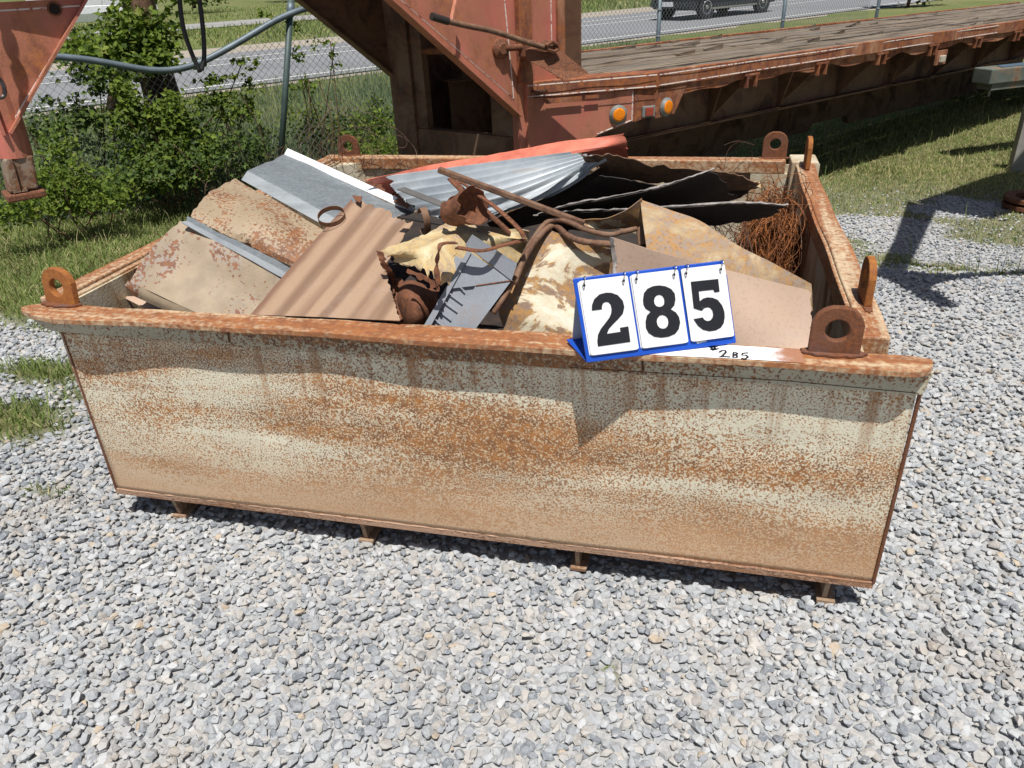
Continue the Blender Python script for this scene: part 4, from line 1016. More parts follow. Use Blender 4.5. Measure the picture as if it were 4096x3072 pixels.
# corrugated sheet, red sheet and dark crumpled sheets
sheet('corrugated_sheet', [[(-1.2164,2.7687,0.9650), (-0.7928,2.6212,1.0500), (-0.4444,2.4892,1.1200)], [(-1.0457,2.5218,0.9500), (-0.6895,2.4243,1.0400), (-0.3614,2.4276,1.1250)], [(-0.8952,2.3618,0.9400), (-0.5985,2.3057,1.0200), (-0.3207,2.3963,1.1250)], [(-0.6664,2.2721,0.9450), (-0.4757,2.3596,1.0300), (-0.2968,2.3552,1.1300)]], m_corr,
      'pale blue grey corrugated roofing sheet across the middle of the heap', nu=30, nv=110, prof=lambda u, v: 0.011 * (1 + 1.3 * (1 - u)) * (abs(math.sin(v * math.pi * 8.5)) ** 7), jag=(0.02, 0.006, 0, 0), thick=0.001, seed=14)
sheet('red_sheet', [[(-1.2936,2.7278,0.9650), (-0.9218,2.6745,1.0500), (-0.5802,2.6511,1.1100), (-0.2738,2.6235,1.1600)], [(-1.2343,2.7416,0.9500), (-0.8329,2.6360,1.0300), (-0.4937,2.5790,1.0900), (-0.2666,2.6396,1.1150)], [(-1.2124,2.7422,0.9000), (-0.8528,2.7435,0.9500), (-0.5216,2.7653,1.0000), (-0.2701,2.7345,1.0500)]], m_red,
      'faded orange red painted panel at the back of the heap', nu=40, nv=16, prof=lambda u, v: 0.012 * (v > 0.42) * math.sin((v - 0.42) * 5), crumple=0.006, seed=15, jag=(0.01, 0.006, 0.01, 0), thick=0.003)
o = sheet('scrap_sheet', [[(-0.3799,2.3170,1.1650), (-0.3477,2.2716,1.1600), (-0.2727,2.3501,1.1450), (-0.1228,2.4029,1.1000), (0.0445,2.5282,1.0600), (0.1661,2.5852,1.0200)], [(-0.3728,2.3788,1.1200), (-0.3260,2.4380,1.0900), (-0.2597,2.5101,1.0400), (-0.1135,2.5765,1.0000), (0.0368,2.6433,0.9700), (0.1768,2.6281,0.9900)]], m_dkbrown,
      'brown crumpled torn sheet behind the corrugated sheet with a ragged top', nu=44, nv=10, jag=(0.01, 0.01, 0.14, 0.12), crumple=0.012, cs=9, seed=16)
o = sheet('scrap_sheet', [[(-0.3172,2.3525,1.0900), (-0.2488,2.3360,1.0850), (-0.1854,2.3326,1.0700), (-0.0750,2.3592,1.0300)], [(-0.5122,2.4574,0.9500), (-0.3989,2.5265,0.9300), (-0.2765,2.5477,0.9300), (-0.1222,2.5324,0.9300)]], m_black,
      'sheet darkened in colour for the shaded hollow under the corrugated sheet', nu=24, nv=14, jag=(0, 0, 0.02, 0), crumple=0.010, seed=17)
o = sheet('scrap_sheet', [[(-0.4917,2.2199,1.0000), (-0.3924,2.2213,1.0300), (-0.2234,2.1965,1.0700), (-0.0978,2.2112,1.1000), (0.0177,2.2550,1.1300)], [(-0.4970,2.3423,0.9300), (-0.3920,2.3874,0.9300), (-0.2070,2.4661,0.9300), (-0.0333,2.5750,0.9200), (0.1136,2.6476,0.9500)]], m_black,
      'black torn sheet with a pale ragged edge rising to the right', nu=44, nv=12, jag=(0.02, 0.02, 0.008, 0), crumple=0.007, cs=4, seed=18)
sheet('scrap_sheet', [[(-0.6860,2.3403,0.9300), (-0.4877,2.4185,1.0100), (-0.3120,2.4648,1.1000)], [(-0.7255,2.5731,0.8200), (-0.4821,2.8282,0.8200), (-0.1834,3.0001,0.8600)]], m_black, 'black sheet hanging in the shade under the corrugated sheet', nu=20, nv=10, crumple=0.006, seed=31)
def torn(o, pts, r=0.004):
    P_ = [np.array(p) for p in pts]; q = []
    for i in range(41):
        p = catmull(np.array(P_), i / 40) + rng.normal(0, 0.0012, 3); q.append(tuple(p))
    mb = MB(); mb.tube(q, [max(0.001, r * rng.uniform(0.2, 1.4)) for _ in q], 5)
    obj('torn_edge', mb, m_torn, o)
torn(o, [(-0.4876,2.2147,1.0030), (-0.3914,2.2155,1.0330), (-0.2228,2.1901,1.0730), (-0.0976,2.2044,1.1030), (0.0162,2.2475,1.1330)], 0.0028)
o = sheet('scrap_sheet', [[(-0.5160,2.2499,0.9850), (-0.3860,2.2233,1.0100), (-0.2346,2.1619,1.0350), (-0.0915,2.1482,1.0500), (0.0954,2.1871,1.0550), (0.2276,2.2100,1.0450)], [(-0.4602,2.3442,0.9000), (-0.3323,2.3910,0.9000), (-0.2038,2.4432,0.9000), (-0.0565,2.4241,0.9100), (0.0686,2.3467,0.9400), (0.1924,2.3429,0.9700)]], m_black,
      'long black sheet with a pale torn edge ending at the wire bale', nu=50, nv=12, jag=(0.01, 0.02, 0.008, 0.12), crumple=0.007, cs=4, seed=19)
torn(o, [(-0.5090,2.2451,0.9880), (-0.3850,2.2178,1.0130), (-0.2339,2.1561,1.0380), (-0.0913,2.1421,1.0530), (0.0950,2.1808,1.0580), (0.2243,2.2036,1.0480)], 0.0034)
sheet('scrap_sheet', [[(-0.0410,2.6643,0.9900), (0.0657,2.6719,0.9850), (0.1726,2.6706,0.9900)], [(-0.0689,2.7304,0.9000), (0.0419,2.7389,0.9000), (0.1179,2.7307,0.9200)]], m_black, 'dark buckled sheet piece between the torn black edges and the back wall', nu=16, nv=10, jag=(0.02, 0.08, 0.05, 0.1), crumple=0.014, seed=20)
sheet('scrap_strip', [[(0.1256,2.6488,1.0100), (0.1681,2.6078,1.0100)], [(0.1339,2.5917,1.0000), (0.1742,2.5785,0.9950)]], m_cream, 'small cream torn corner by the back wall', nu=8, nv=6, jag=(0.1, 0.1, 0.1, 0.1), crumple=0.01)
# big folded cream panels at the right
o = sheet('cream_sheet', [[(-0.4414,2.1104,0.9850), (-0.3528,2.0672,0.9700), (-0.2329,2.0516,0.9550)], [(-0.4999,1.9819,0.9050), (-0.3676,1.9960,0.8850), (-0.2105,2.0447,0.8600)], [(-0.5334,1.8870,0.8300), (-0.3767,1.8974,0.8000), (-0.1963,1.9363,0.7800)], [(-0.5201,1.8738,0.7650), (-0.3362,1.8850,0.7550), (-0.1808,1.8824,0.7500)]], m_creamrust,
      'cream painted panel flaking to brown in front, left of the number board', nu=28, nv=28, crumple=0.010, cs=4, seed=21, prof=lambda u, v: 0.010 * math.sin(v * 6 + u * 2))
def edge_tube(pts, r, parent, mat):
    q = [tuple(catmull(np.array(pts), i / 60)) for i in range(61)]
    mb = MB(); mb.tube(q, [r * (1 + 0.05 * math.sin(i * 0.8) + 0.04 * math.sin(i * 2.3)) for i in range(61)], 8)
    return obj('rolled_edge', mb, mat, parent, smooth=True)
edge_tube([(-0.5363,1.8390,0.8350), (-0.5161,1.8477,0.8650), (-0.4958,1.8871,0.9000), (-0.4781,1.9533,0.9500), (-0.4644,2.0084,0.9800), (-0.4465,2.0714,1.0050), (-0.4301,2.0980,1.0150), (-0.4029,2.0972,1.0200), (-0.3595,2.0696,1.0200), (-0.3210,2.0495,1.0100), (-0.2517,2.0218,1.0050), (-0.2097,2.0390,1.0100), (-0.1759,2.0512,1.0150)], 0.0075, o, m_brown)
edge_tube([(-0.4874,1.8856,0.9050), (-0.4654,1.9574,0.9650), (-0.4409,2.0563,0.9950), (-0.4140,2.1042,1.0000), (-0.3648,2.0456,0.9900), (-0.3158,2.0165,0.9850), (-0.2391,2.0155,0.9800)], 0.009, o, m_brown)
sheet('folded_sheet', [[(-0.1763,2.1410,1.0750), (-0.0638,2.1038,1.0450), (0.1020,2.0769,0.9650), (0.2958,2.0836,0.8650)], [(-0.1561,2.0131,1.0450), (-0.0445,2.0120,0.9980), (0.1057,2.0358,0.9180), (0.3019,2.0757,0.8320)], [(-0.1388,1.9495,0.9900), (-0.0266,1.9457,0.9450), (0.1101,2.0019,0.8650), (0.3079,2.0788,0.7900)]], m_foldrust,
      'folded brown and cream panel sloping down to the right wall behind the number board', nu=34, nv=18, crumple=0.016, cs=5, seed=22)
sheet('scrap_sheet', [[(-0.3687,2.1464,1.0050), (-0.2465,2.0968,1.0400), (-0.1740,2.1273,1.0800)], [(-0.3238,2.1187,0.9900), (-0.2298,2.1306,0.9850), (-0.1599,2.1462,0.9700)]], m_creamrust,
      'peaked scrap of cream and brown sheet above the rolled rusty edge', nu=22, nv=12, crumple=0.018, cs=7, seed=23)
mb = MB(); mb.lathe((-0.1637,2.0883,1.0000), (0.2, -1, -0.6), [(0, 0.018), (0.06, 0.017), (0.062, 0.013), (0.01, 0.012)], 14)
tag(obj('scrap_pipe', mb, m_brown), 'short dark pipe end under the peaked scrap', 'scrap metal', GRP)
sheet('tan_sheet', [[(-0.2302,1.8973,1.0400), (-0.0732,1.8724,1.0050), (0.1012,1.9262,0.9450), (0.2968,2.0425,0.8650)], [(-0.2169,1.8662,0.9150), (-0.0667,1.8587,0.9000), (0.1078,1.8742,0.8650), (0.2949,1.9261,0.8150)], [(-0.2021,1.8263,0.7750), (-0.0580,1.8297,0.7700), (0.1166,1.8330,0.7650), (0.2946,1.8432,0.7600)]], m_tan2,
      'plain pinkish tan sheet standing behind the number board at the right', nu=30, nv=24, jag=(0.022, 0.008, 0, 0), prof=lambda u, v: 0.006 * math.sin(u * 5), thick=0.003, seed=24)
sheet('scrap_strip', [[(-0.2303,1.8784,1.0460), (-0.2169,1.8747,1.0440)], [(-0.2225,1.8816,0.9850), (-0.2082,1.8818,0.9830)], [(-0.2166,1.8596,0.9430), (-0.2071,1.8594,0.9410)]], m_torn, 'bright torn metal edge at the left side of the plain tan sheet', nu=4, nv=24, jag=(0.2, 0.35, 0, 0), crumple=0.006, cs=20, seed=25)
sheet('scrap_sheet', [[(-0.5166,2.0446,0.8600), (-0.4982,2.0658,0.8500)], [(-0.5680,1.9713,0.8000), (-0.5049,1.9829,0.7900)]], m_black, 'small dark sheet between the grey panel and the cream panel', nu=5, nv=6)
# grey cabinet panel with louvres
gp = thing('grey_cabinet', (-0.6149,1.8644,0.8692), 'grey louvred steel cabinet panel leaning on the front rim', 'scrap metal', GRP)
gn = Vector((-0.5806,1.7605,0.9128)) - Vector((-0.6149,1.8644,0.8692)); gn.normalize()
mb = MB(); mb.prism([(-0.6204,1.9356,0.9707), (-0.4881,1.8650,0.9208), (-0.5818,1.8059,0.7974), (-0.6671,1.8209,0.7851), (-0.5928,1.8771,0.8965), (-0.6778,1.8881,0.8786)], gn * -0.004)
obj('face', mb, m_grey, gp)
mb = MB(); mb.prism([(-0.6770,1.9038,0.8836), (-0.5883,1.8897,0.8986), (-0.6644,1.8270,0.7769), (-0.7531,1.8426,0.7641)], gn * -0.003)
obj('recess', mb, m_grey, gp)
mb = MB(); mb.prism([(-0.6276,1.9340,0.9763), (-0.6154,1.9278,0.9722), (-0.7256,1.8226,0.7750), (-0.7494,1.8267,0.7715)], gn * -0.03)
obj('side_flange', mb, m_grey, gp)
mb = MB(); mb.prism([(-0.6373,1.9469,0.9876), (-0.4870,1.8608,0.9224), (-0.4727,1.8725,0.9668), (-0.6150,1.9472,1.0186)], gn * -0.004)
mb.prism([(-0.6373,1.9469,0.9876), (-0.6326,1.9445,0.9859), (-0.4829,1.8593,0.9219), (-0.4870,1.8608,0.9224)], gn * -0.03)
obj('top_flange', mb, m_grey, gp)
mb = MB(); mb.tube([(-0.5921,1.8750,0.8974), (-0.4889,1.8631,0.9214)], 0.0018, 5); obj('seam', mb, m_rust, gp)
for s_ in ([(-0.6404,1.8830,0.8879), (-0.6247,1.8733,0.8802)], [(-0.6747,1.8806,0.8707), (-0.6251,1.8543,0.8523)], [(-0.6880,1.8697,0.8495), (-0.6397,1.8445,0.8322)], [(-0.7028,1.8590,0.8280), (-0.6587,1.8354,0.8114)], [(-0.7162,1.8480,0.8067), (-0.6734,1.8255,0.7911)]):
    mb = MB(); a, c = Vector(s_[0]), Vector(s_[1]); t = (c - a).normalized(); k = t.cross(gn).normalized() * 0.0016
    mb.hexa([a - k, c - k, c + k, a + k], [p - gn * 0.003 for p in (a - k, c - k, c + k, a + k)]); obj('louvre', mb, m_grey, gp)
sheet('scrap_strip', [[(-0.6663,1.9450,0.9550), (-0.6371,1.9277,0.9500)], [(-0.7091,1.9146,0.9000), (-0.6809,1.9008,0.8900)]], m_grey, 'narrow grey sheet edge showing left of the grey cabinet panel', nu=4, nv=6)
# wire
def loops(mb, c, n, r0, r1, jit, tilt, wr, seg=22, lim=None, axis=(0.3, -0.6, 0.7), squash=1.0):
    for i in range(n):
        a = Vector(axis) + Vector(rng.normal(0, tilt, 3)); a.normalize(); u = a.orthogonal().normalized(); w = a.cross(u)
        cc = Vector(c) + Vector(rng.normal(0, 1, 3) * np.array(jit)); r = rng.uniform(r0, r1); p = rng.uniform(0, 6.28); e = rng.uniform(0.75, 1.1)
        span = rng.uniform(0.6, 1.0) * 2 * math.pi
        q = []
        for k in range(seg + 1):
            t = p + span * k / seg
            v_ = cc + u * math.cos(t) * r * e + w * math.sin(t) * r * squash + a * 0.02 * math.sin(2 * t + p)
            if lim:
                v_ = Vector([min(max(v_[d], lim[0][d]), lim[1][d]) for d in range(3)])
            q.append(v_)
        mb.tube(q, wr, 3, cap=False)
    return mb
mb = loops(MB(), (0.275, 3.18, 0.61), 340, 0.07, 0.21, (0.025, 0.10, 0.05), 0.35, 0.0014, axis=(1.0, -0.35, 0.1), lim=((0.02, 2.7, 0.15), (0.392, 3.83, 0.90)))
tag(obj('wire_bale', mb, m_wirer), 'tangled bale of orange rusty wire in the far right corner of the bin', 'wire', GRP)
mb = loops(MB(), (0.02, 3.0, 0.60), 60, 0.08, 0.24, (0.08, 0.10, 0.08), 0.7, 0.0016, lim=((-0.25, 2.6, 0.15), (0.37, 3.7, 0.85)))
tag(obj('wire_tangle', mb, m_wired), 'dark tangle of wire under the end of the long black sheet', 'wire', GRP)
mb = loops(MB(), (-1.72, 3.66, 0.84), 16, 0.06, 0.18, (0.10, 0.08, 0.05), 0.5, 0.0013, axis=(0.6, -0.6, 0.4))
mb = loops(mb, (-1.95, 3.75, 0.95), 9, 0.12, 0.3, (0.12, 0.05, 0.06), 0.6, 0.0012, axis=(0.2, -0.8, 0.4))
tag(obj('wire_curl', mb, m_wired), 'loose curls of thin dark wire by the far left lug', 'wire', GRP)
mb = loops(MB(), (0.15, 3.83, 0.84), 2, 0.05, 0.09, (0.06, 0.03, 0.02), 0.3, 0.0012, axis=(0.1, -1, 0.2))
tag(obj('wire_curl', mb, m_wired), 'single thin wire hoops standing above the far right rim', 'wire', GRP)

# ------------------------------------------------------------------ the gooseneck trailer behind the bin
m_trail = patchy('faded red trailer paint', (0.49, 0.145, 0.105), (0.44, 0.165, 0.05), (0.22, 0.08, 0.045), cov=0.40, patch=2.4, edge=0.12, wash=0.7, washcol=(0.44, 0.19, 0.11), stretch=(1, 1, 0.5), grain=0.35, vary=0.18)
m_trail_shade = patchy('shaded red frame', (0.060, 0.022, 0.019), (0.075, 0.028, 0.016), (0.032, 0.015, 0.012), cov=0.45, patch=2.5, edge=0.14, grain=0.4)  # frame red, darkened in its colour for shade under deck and neck
m_rail = patchy('rusty side rail', (0.56, 0.38, 0.28), (0.36, 0.12, 0.036), (0.17, 0.058, 0.034), cov=0.57, patch=2.4, edge=0.11, wash=0.9, washcol=(0.40, 0.18, 0.09), stretch=(1.2, 1.2, 0.55), grain=0.4)
m_pole = patchy('brown grimy column', (0.14, 0.09, 0.075), (0.17, 0.07, 0.035), (0.07, 0.045, 0.035), cov=0.5, patch=3, edge=0.15)
b = NB('worn white pinstripe'); v = b.coords()
m_line = b.done(b.mix(b.ramp(b.noise(v, 26, 5, 0.75), 0.53, 0.58), (0.70, 0.62, 0.56), (0.30, 0.10, 0.075)), 0.7)
def plankmat(name, k):
    b = NB(name); v = b.coords((1, 1, 1), (0, 0, R(-52.3)))
    vs = b.coords((0.9, 1, 1), (0, 0, R(-52.3)), (k * 3.7, k, 0))
    # grain runs along the trailer
    g = b.add('Mapping'); g.inputs['Scale'].default_value = (0.6, 14, 14); b.link(vs, g.inputs[0])
    n1 = b.noise(g.outputs[0], 2.4, 6, 0.7); n2 = b.noise(vs, 3.0, 5, 0.7)
    c = b.mix(b.ramp(n1, 0.32, 0.68), (0.050, 0.038, 0.029), (0.29, 0.235, 0.18))
    c = b.mix(b.math('MULTIPLY', b.ramp(n2, 0.45, 0.68), 0.6), c, (0.19, 0.13, 0.08) if k % 2 else (0.17, 0.15, 0.13))
    b.bump(n1, 0.9, 0.012)
    return b.done(c, 0.9, spec=0.2)
m_planks = [plankmat('weathered plank %d' % k, k) for k in range(3)]
def TD(u, v, z): return T(u, v, z - 0.013 * max(0.0, u - 4.2))
KU, KV = 4.197, 3.727
AU, AV = 3.351, 4.118
FAR = 5.46; END = 14.4
trailer = thing('flatbed_trailer', T(6.5, 4.6, -0.15), 'faded red rusty gooseneck flatbed trailer with weathered plank deck behind the bin', 'trailer')
# planks
rp = random.Random(3)
pw = (FAR - 0.06 - (KV + 0.05)) / 10
plank_meshes = 0
for i in range(10):
    v0 = KV + 0.05 + pw * i; v1 = v0 + pw - 0.007
    us = 3.75 if v0 > AV else KU - (v0 - KV) / (AV - KV) * (KU - AU) + 0.10
    cuts = [us, us + rp.uniform(2.2, 3.6)]
    while cuts[-1] < END - 1.5: cuts.append(cuts[-1] + rp.uniform(2.4, 3.2))
    cuts[-1] = END
    for a, c in zip(cuts[:-1], cuts[1:]):
        mb = MB(); n = 14; ring = []
        dz = rp.uniform(-0.008, 0.006); warp = rp.uniform(-0.006, 0.006)
        for k in range(n + 1):
            u = a + 0.004 + (c - a - 0.008) * k / n
            zz = 0.992 + dz + warp * math.sin(k / n * 3.1) + rp.uniform(-0.0015, 0.0015)
            e0, e1 = rp.uniform(0, 0.006), rp.uniform(0, 0.006)
            ring += [TD(u, v0 + e0, zz - 0.04), TD(u, v1 - e1, zz - 0.04), TD(u, v1 - e1, zz + rp.uniform(-.003, .002)), TD(u, v0 + e0, zz + rp.uniform(-.003, .002))]
        fs = [(3, 2, 1, 0), (4 * n, 4 * n + 1, 4 * n + 2, 4 * n + 3)]
        for k in range(n):
            for q in range(4):
                w = (q + 1) % 4; fs.append((4 * k + q, 4 * k + w, 4 * k + 4 + w, 4 * k + 4 + q))
        mb.add(ring, fs); obj('plank', mb, m_planks[i % 3], trailer)
# splintered loose chips on the deck
for i in range(26):
    u = rp.uniform(5.2, 12); vv_ = rp.uniform(KV + 0.1, FAR - 0.1); l = rp.uniform(0.08, 0.38); w = rp.uniform(0.012, 0.035)
    mb = MB(); mb.hexa([TD(u, vv_, 0.992), TD(u + l, vv_ + .01, 0.994), TD(u + l * 0.9, vv_ + w, 0.996), TD(u, vv_ + w, 0.992)], [TD(u, vv_, 1.004), TD(u + l, vv_ + .01, 1.012 + rp.uniform(0, .02)), TD(u + l * 0.9, vv_ + w, 1.010), TD(u, vv_ + w, 1.006)])
    obj('splinter', mb, m_planks[i % 3], trailer)
def rail_run(name, pts, z0, z1, th, mat, nseg=40):
    """flat bar standing along a plan line of (u, v), slightly dented"""
    mb = MB(); ring = []; P_ = []
    for a, c in zip(pts[:-1], pts[1:]):
        for k in range(nseg): P_.append((a[0] + (c[0] - a[0]) * k / nseg, a[1] + (c[1] - a[1]) * k / nseg))
    P_.append(pts[-1])
    for i, (u, v) in enumerate(P_):
        d = 0.003 * math.sin(i * 0.7) + 0.003 * math.sin(i * 0.23)
        top = z1 + 0.002 * math.sin(i * 0.9)
        ring += [TD(u, v + d, z0 + 0.003 * math.sin(i * 1.3)), TD(u, v + th + d, z0), TD(u, v + th + d, top), TD(u, v + d, top)]
    n = len(P_) - 1
    fs = [(3, 2, 1, 0), (4 * n, 4 * n + 1, 4 * n + 2, 4 * n + 3)]
    for k in range(n):
        for q in range(4):
            w = (q + 1) % 4; fs.append((4 * k + q, 4 * k + w, 4 * k + 4 + w, 4 * k + 4 + q))
    mb.add(ring, fs); return obj(name, mb, mat, trailer, bevel=0.003)
rail_run('side_rail', [(KU, KV), (END, KV)], 0.903, 1.003, 0.045, m_rail, 60)
rail_run('side_rail', [(3.4, FAR - 0.045), (END, FAR - 0.045)], 0.90, 1.003, 0.04, m_rail, 30)
rail_run('corner_rail', [(AU + 0.03, AV - 0.014), (KU - 0.004, KV)], 0.905, 1.002, 0.045, m_rail, 14)
mb = MB()
mb.prism([TD(AU + 0.05, AV + 0.02, 0.985), TD(KU, KV + 0.02, 0.985), TD(KU + 0.25, KV + 0.05, 0.985), TD(AU + 0.5, AV + 0.02, 0.985)], (0, 0, 0.015))
obj('corner_plate', mb, m_rail, trailer)
# lower strip with scalloped edge below the rail, and stake pockets
mb = MB(); n = 120; top = []; bot = []
for i in range(n + 1):
    u = KU + 0.10 + (END - KU - 0.1) * i / n
    z = 0.835 + 0.030 * max(0, math.sin(u * 5.2)) ** 3 + 0.008 * math.sin(u * 11) + 0.02 * max(0, math.sin(u * 2.3 + 1)) ** 6
    bot.append(TD(u, KV + 0.018, z)); top.append(TD(u, KV + 0.018, 0.905))
mb.add(bot + top, [(i, i + 1, n + 2 + i, n + 1 + i) for i in range(n)])
obj('lower_strip', mb, m_rail, trailer, solid=0.008)
for i in range(9):
    u = 5.27 + i * 0.955
    mb = MB(); mb.box((u - 0.065, KV - 0.012, 0.80), (u - 0.045, KV + 0.06, 0.898), TD); mb.box((u + 0.045, KV - 0.012, 0.80), (u + 0.065, KV + 0.06, 0.898), TD)
    mb.box((u - 0.085, KV - 0.012, 0.885), (u + 0.085, KV + 0.05, 0.8985), TD)
    obj('stake_pocket', mb, m_rail, trailer)
    mb = MB(); mb.prism([TD(u, KV + 0.05, 0.93), TD(u, KV + 0.05, 0.84), TD(u, 4.12, 0.50), TD(u, 4.12, 0.93)], tuple(Vector(T(1, 0, 0)) * 0.012))
    obj('outrigger', mb, m_trail_shade, trailer)
# main beams and cross bearers
for v0 in (4.12, 5.05):
    mb = MB(); mb.box((3.4, v0, 0.52), (END, v0 + 0.012, 0.94), TD); mb.box((3.4, v0 - 0.07, 0.505), (END, v0 + 0.08, 0.5195), TD); mb.box((3.4, v0 - 0.07, 0.9405), (END, v0 + 0.08, 0.952), TD)
    obj('main_beam', mb, m_trail_shade, trailer)
for i in range(16):
    u = 3.9 + i * 0.58
    mb = MB(); mb.box((u, 4.135, 0.84), (u + 0.05, 5.045, 0.938), TD); obj('cross_bearer', mb, m_trail_shade, trailer)
# front corner panel with its lamps
ch = lambda s, o, z: (-1.2122 + 0.8864 * s + 0.4630 * o, 5.1690 + 0.4630 * s - 0.8864 * o, z)     # along the cut corner, o out of it
mb = MB(); mb.prism([ch(0.01, -0.02, 0.900), ch(0.785, -0.02, 0.900), ch(0.785, -0.02, 0.695), ch(0.52, -0.02, 0.62), ch(0.2, -0.02, 0.45), ch(0.01, -0.02, 0.42)], tuple(Vector(ch(0, -0.028, 0)) - Vector(ch(0, -0.02, 0))))
obj('corner_panel', mb, m_trail, trailer)
mb = MB(); mb.prism([ch(0.787, -0.016, 0.900), ch(0.955, -0.016, 0.900), ch(0.95, -0.016, 0.745), ch(0.88, -0.016, 0.71), ch(0.787, -0.016, 0.69)], tuple(Vector(ch(0, -0.03, 0)) - Vector(ch(0, -0.02, 0))))
obj('lamp_bracket', mb, m_rail, trailer)
mb = MB(); mb.prism([TD(KU + 0.02, KV + 0.012, 0.89), TD(KU + 0.34, KV + 0.012, 0.89), TD(KU + 0.22, KV + 0.012, 0.71), TD(KU + 0.02, KV + 0.012, 0.70)], tuple(Vector(T(0, 1, 0)) * 0.006))
obj('lamp_bracket', mb, m_rail, trailer)
mb = MB(); mb.box((0.15, 0.004, 0.862), (0.40, 0.012, 0.893), ch); mb.box((0.42, 0.004, 0.872), (0.52, 0.012, 0.893), ch); obj('corner_tab', mb, m_rail, trailer)
b = NB('amber lens'); v = b.coords(); vo = b.add('TexVoronoi'); vo.inputs['Scale'].default_value = 120; b.link(v, vo.inputs['Vector'])
c = b.mix(b.ramp(vo.outputs['Distance'], 0.1, 0.7), (0.90, 0.30, 0.008), (0.78, 0.20, 0.004)); b.bump(vo.outputs['Distance'], 0.5, 0.002); m_amber = b.done(c, 0.4, spec=0.3)
m_redl = plain('dull red lens', (0.30, 0.045, 0.02), 0.3); m_ring = plain('grey lamp ring', (0.20, 0.21, 0.20), 0.6, 0.1)
def lamp(c, axis, r, label):
    mb = MB(); mb.lathe(c, axis, [(0, r * 1.38), (0.008, r * 1.38), (0.012, r * 1.25), (0.020, r * 1.12), (0.024, r * 1.05), (0.024, r)], 28)
    ring = obj('reflector', mb, m_ring, trailer, smooth=False); tag(ring, label)
    mb = MB(); mb.lathe(c, axis, [(0.020, r), (0.026, r * 0.97), (0.028, r * 0.7), (0.0285, r * 0.3), (0.0287, 0.002)], 28); obj('lens', mb, m_amber, ring, smooth=True)
    mb = MB(); a = Vector(axis).normalized()
    sd = a.cross(Vector((0, 0, 1))).normalized()
    for s_ in (-1, 1): mb.lathe(Vector(c) + sd * r * 1.24 * s_ + a * 0.011, axis, [(0, 0.004), (0.005, 0.003)], 8)
    obj('screw', mb, m_trail_shade, ring)
nout = Vector(ch(0, 1, 0)) - Vector(ch(0, 0, 0))
lamp(ch(0.669, -0.019, 0.749), tuple(nout), 0.046, 'amber round reflector on the cut corner')
lamp(TD(KU + 0.125, KV + 0.010, 0.765), tuple(Vector(T(0, -1, 0))), 0.046, 'amber round reflector on the side')
mb = MB(); mb.box((0.84, -0.014, 0.715), (0.935, 0.004, 0.79), ch); lm = obj('marker_lamp', mb, m_ring, trailer, bevel=0.006)
mb = MB(); mb.box((0.86, 0.0045, 0.725), (0.918, 0.016, 0.78), ch); obj('lens', mb, m_redl, lm, bevel=0.004)
mb = MB(); mb.box((8.25, KV + 0.0, 0.70), (8.45, KV + 0.02, 0.83), TD); lm = obj('marker_lamp', mb, m_rail, trailer)
mb = MB(); mb.box((8.29, KV - 0.03, 0.725), (8.38, KV - 0.001, 0.785), TD); obj('lens', mb, plain('clouded lens', (0.55, 0.5, 0.4), 0.3), lm, bevel=0.005)
# riser: front columns, wall with an opening, side plates
W0 = Vector((-1.2122, 5.1690, 0)); Wd = Vector((-0.923, 0.385, 0)); Wn = Vector((-0.385, -0.923, 0))
wl_ = lambda s, o, z: tuple(W0 + Wd * s + Wn * o + Vector((0, 0, z)))
mb = MB(); mb.box((-0.03, -0.10, -0.10), (0.10, 0.0, 1.85), wl_); obj('front_column', mb, m_trail, trailer, bevel=0.006)
mb = MB(); mb.box((1.00, -0.10, -0.15), (1.215, 0.0, 1.85), wl_); obj('front_column', mb, m_pole, trailer, bevel=0.006)
mb = MB(); mb.box((0.101, -0.10, 0.02), (0.999, -0.02, 0.645), wl_); obj('front_wall', mb, m_pole, trailer)
mb = MB(); mb.box((0.101, -0.10, 0.646), (0.30, -0.03, 1.85), wl_); obj('front_wall', mb, m_pole, trailer)
mb = MB(); mb.box((0.90, -0.09, 0.646), (0.999, -0.03, 1.85), wl_); obj('front_wall', mb, m_pole, trailer)
mb = MB(); mb.box((0.0, -0.72, 0.02), (1.2, -0.70, 1.85), wl_); obj('inner_wall', mb, m_trail_shade, trailer)
# side plates of the neck (near and far) with their edge flange
def nplate(v0, th):
    mb = MB(); mb.prism([T(2.31, v0, 1.64), T(3.30, v0, 0.815), T(3.30, v0, 1.9), T(2.31, v0, 1.9)], tuple(Vector(T(0, 1, 0)) * th)); return mb
obj('neck_gusset', nplate(AV, 0.012), m_trail, trailer)
obj('neck_gusset', nplate(5.279, 0.012), m_trail_shade, trailer)
for v0 in (AV - 0.035, 5.25):
    mb = MB(); mb.hexa([T(2.30, v0, 1.635), T(3.305, v0, 0.80), T(3.305, v0 + 0.10, 0.80), T(2.30, v0 + 0.10, 1.635)], [T(2.30, v0, 1.648), T(3.305, v0, 0.814), T(3.305, v0 + 0.10, 0.814), T(2.30, v0 + 0.10, 1.648)])
    obj('gusset_flange', mb, m_trail if v0 < 5 else m_trail_shade, trailer)
mb = MB(); mb.box((3.302, AV - 0.004, 0.0), (3.68, AV + 0.012, 1.9), T); obj('riser_plate', mb, m_trail, trailer)
mb = MB(); mb.box((3.30, AV - 0.05, 1.004), (3.40, AV - 0.005, 1.9), T); obj('riser_flange', mb, m_rail, trailer, bevel=0.004)
mb = MB(); mb.box((3.64, AV - 0.03, 1.0), (3.70, AV - 0.005, 1.9), T); obj('riser_flange', mb, m_rail, trailer, bevel=0.004)
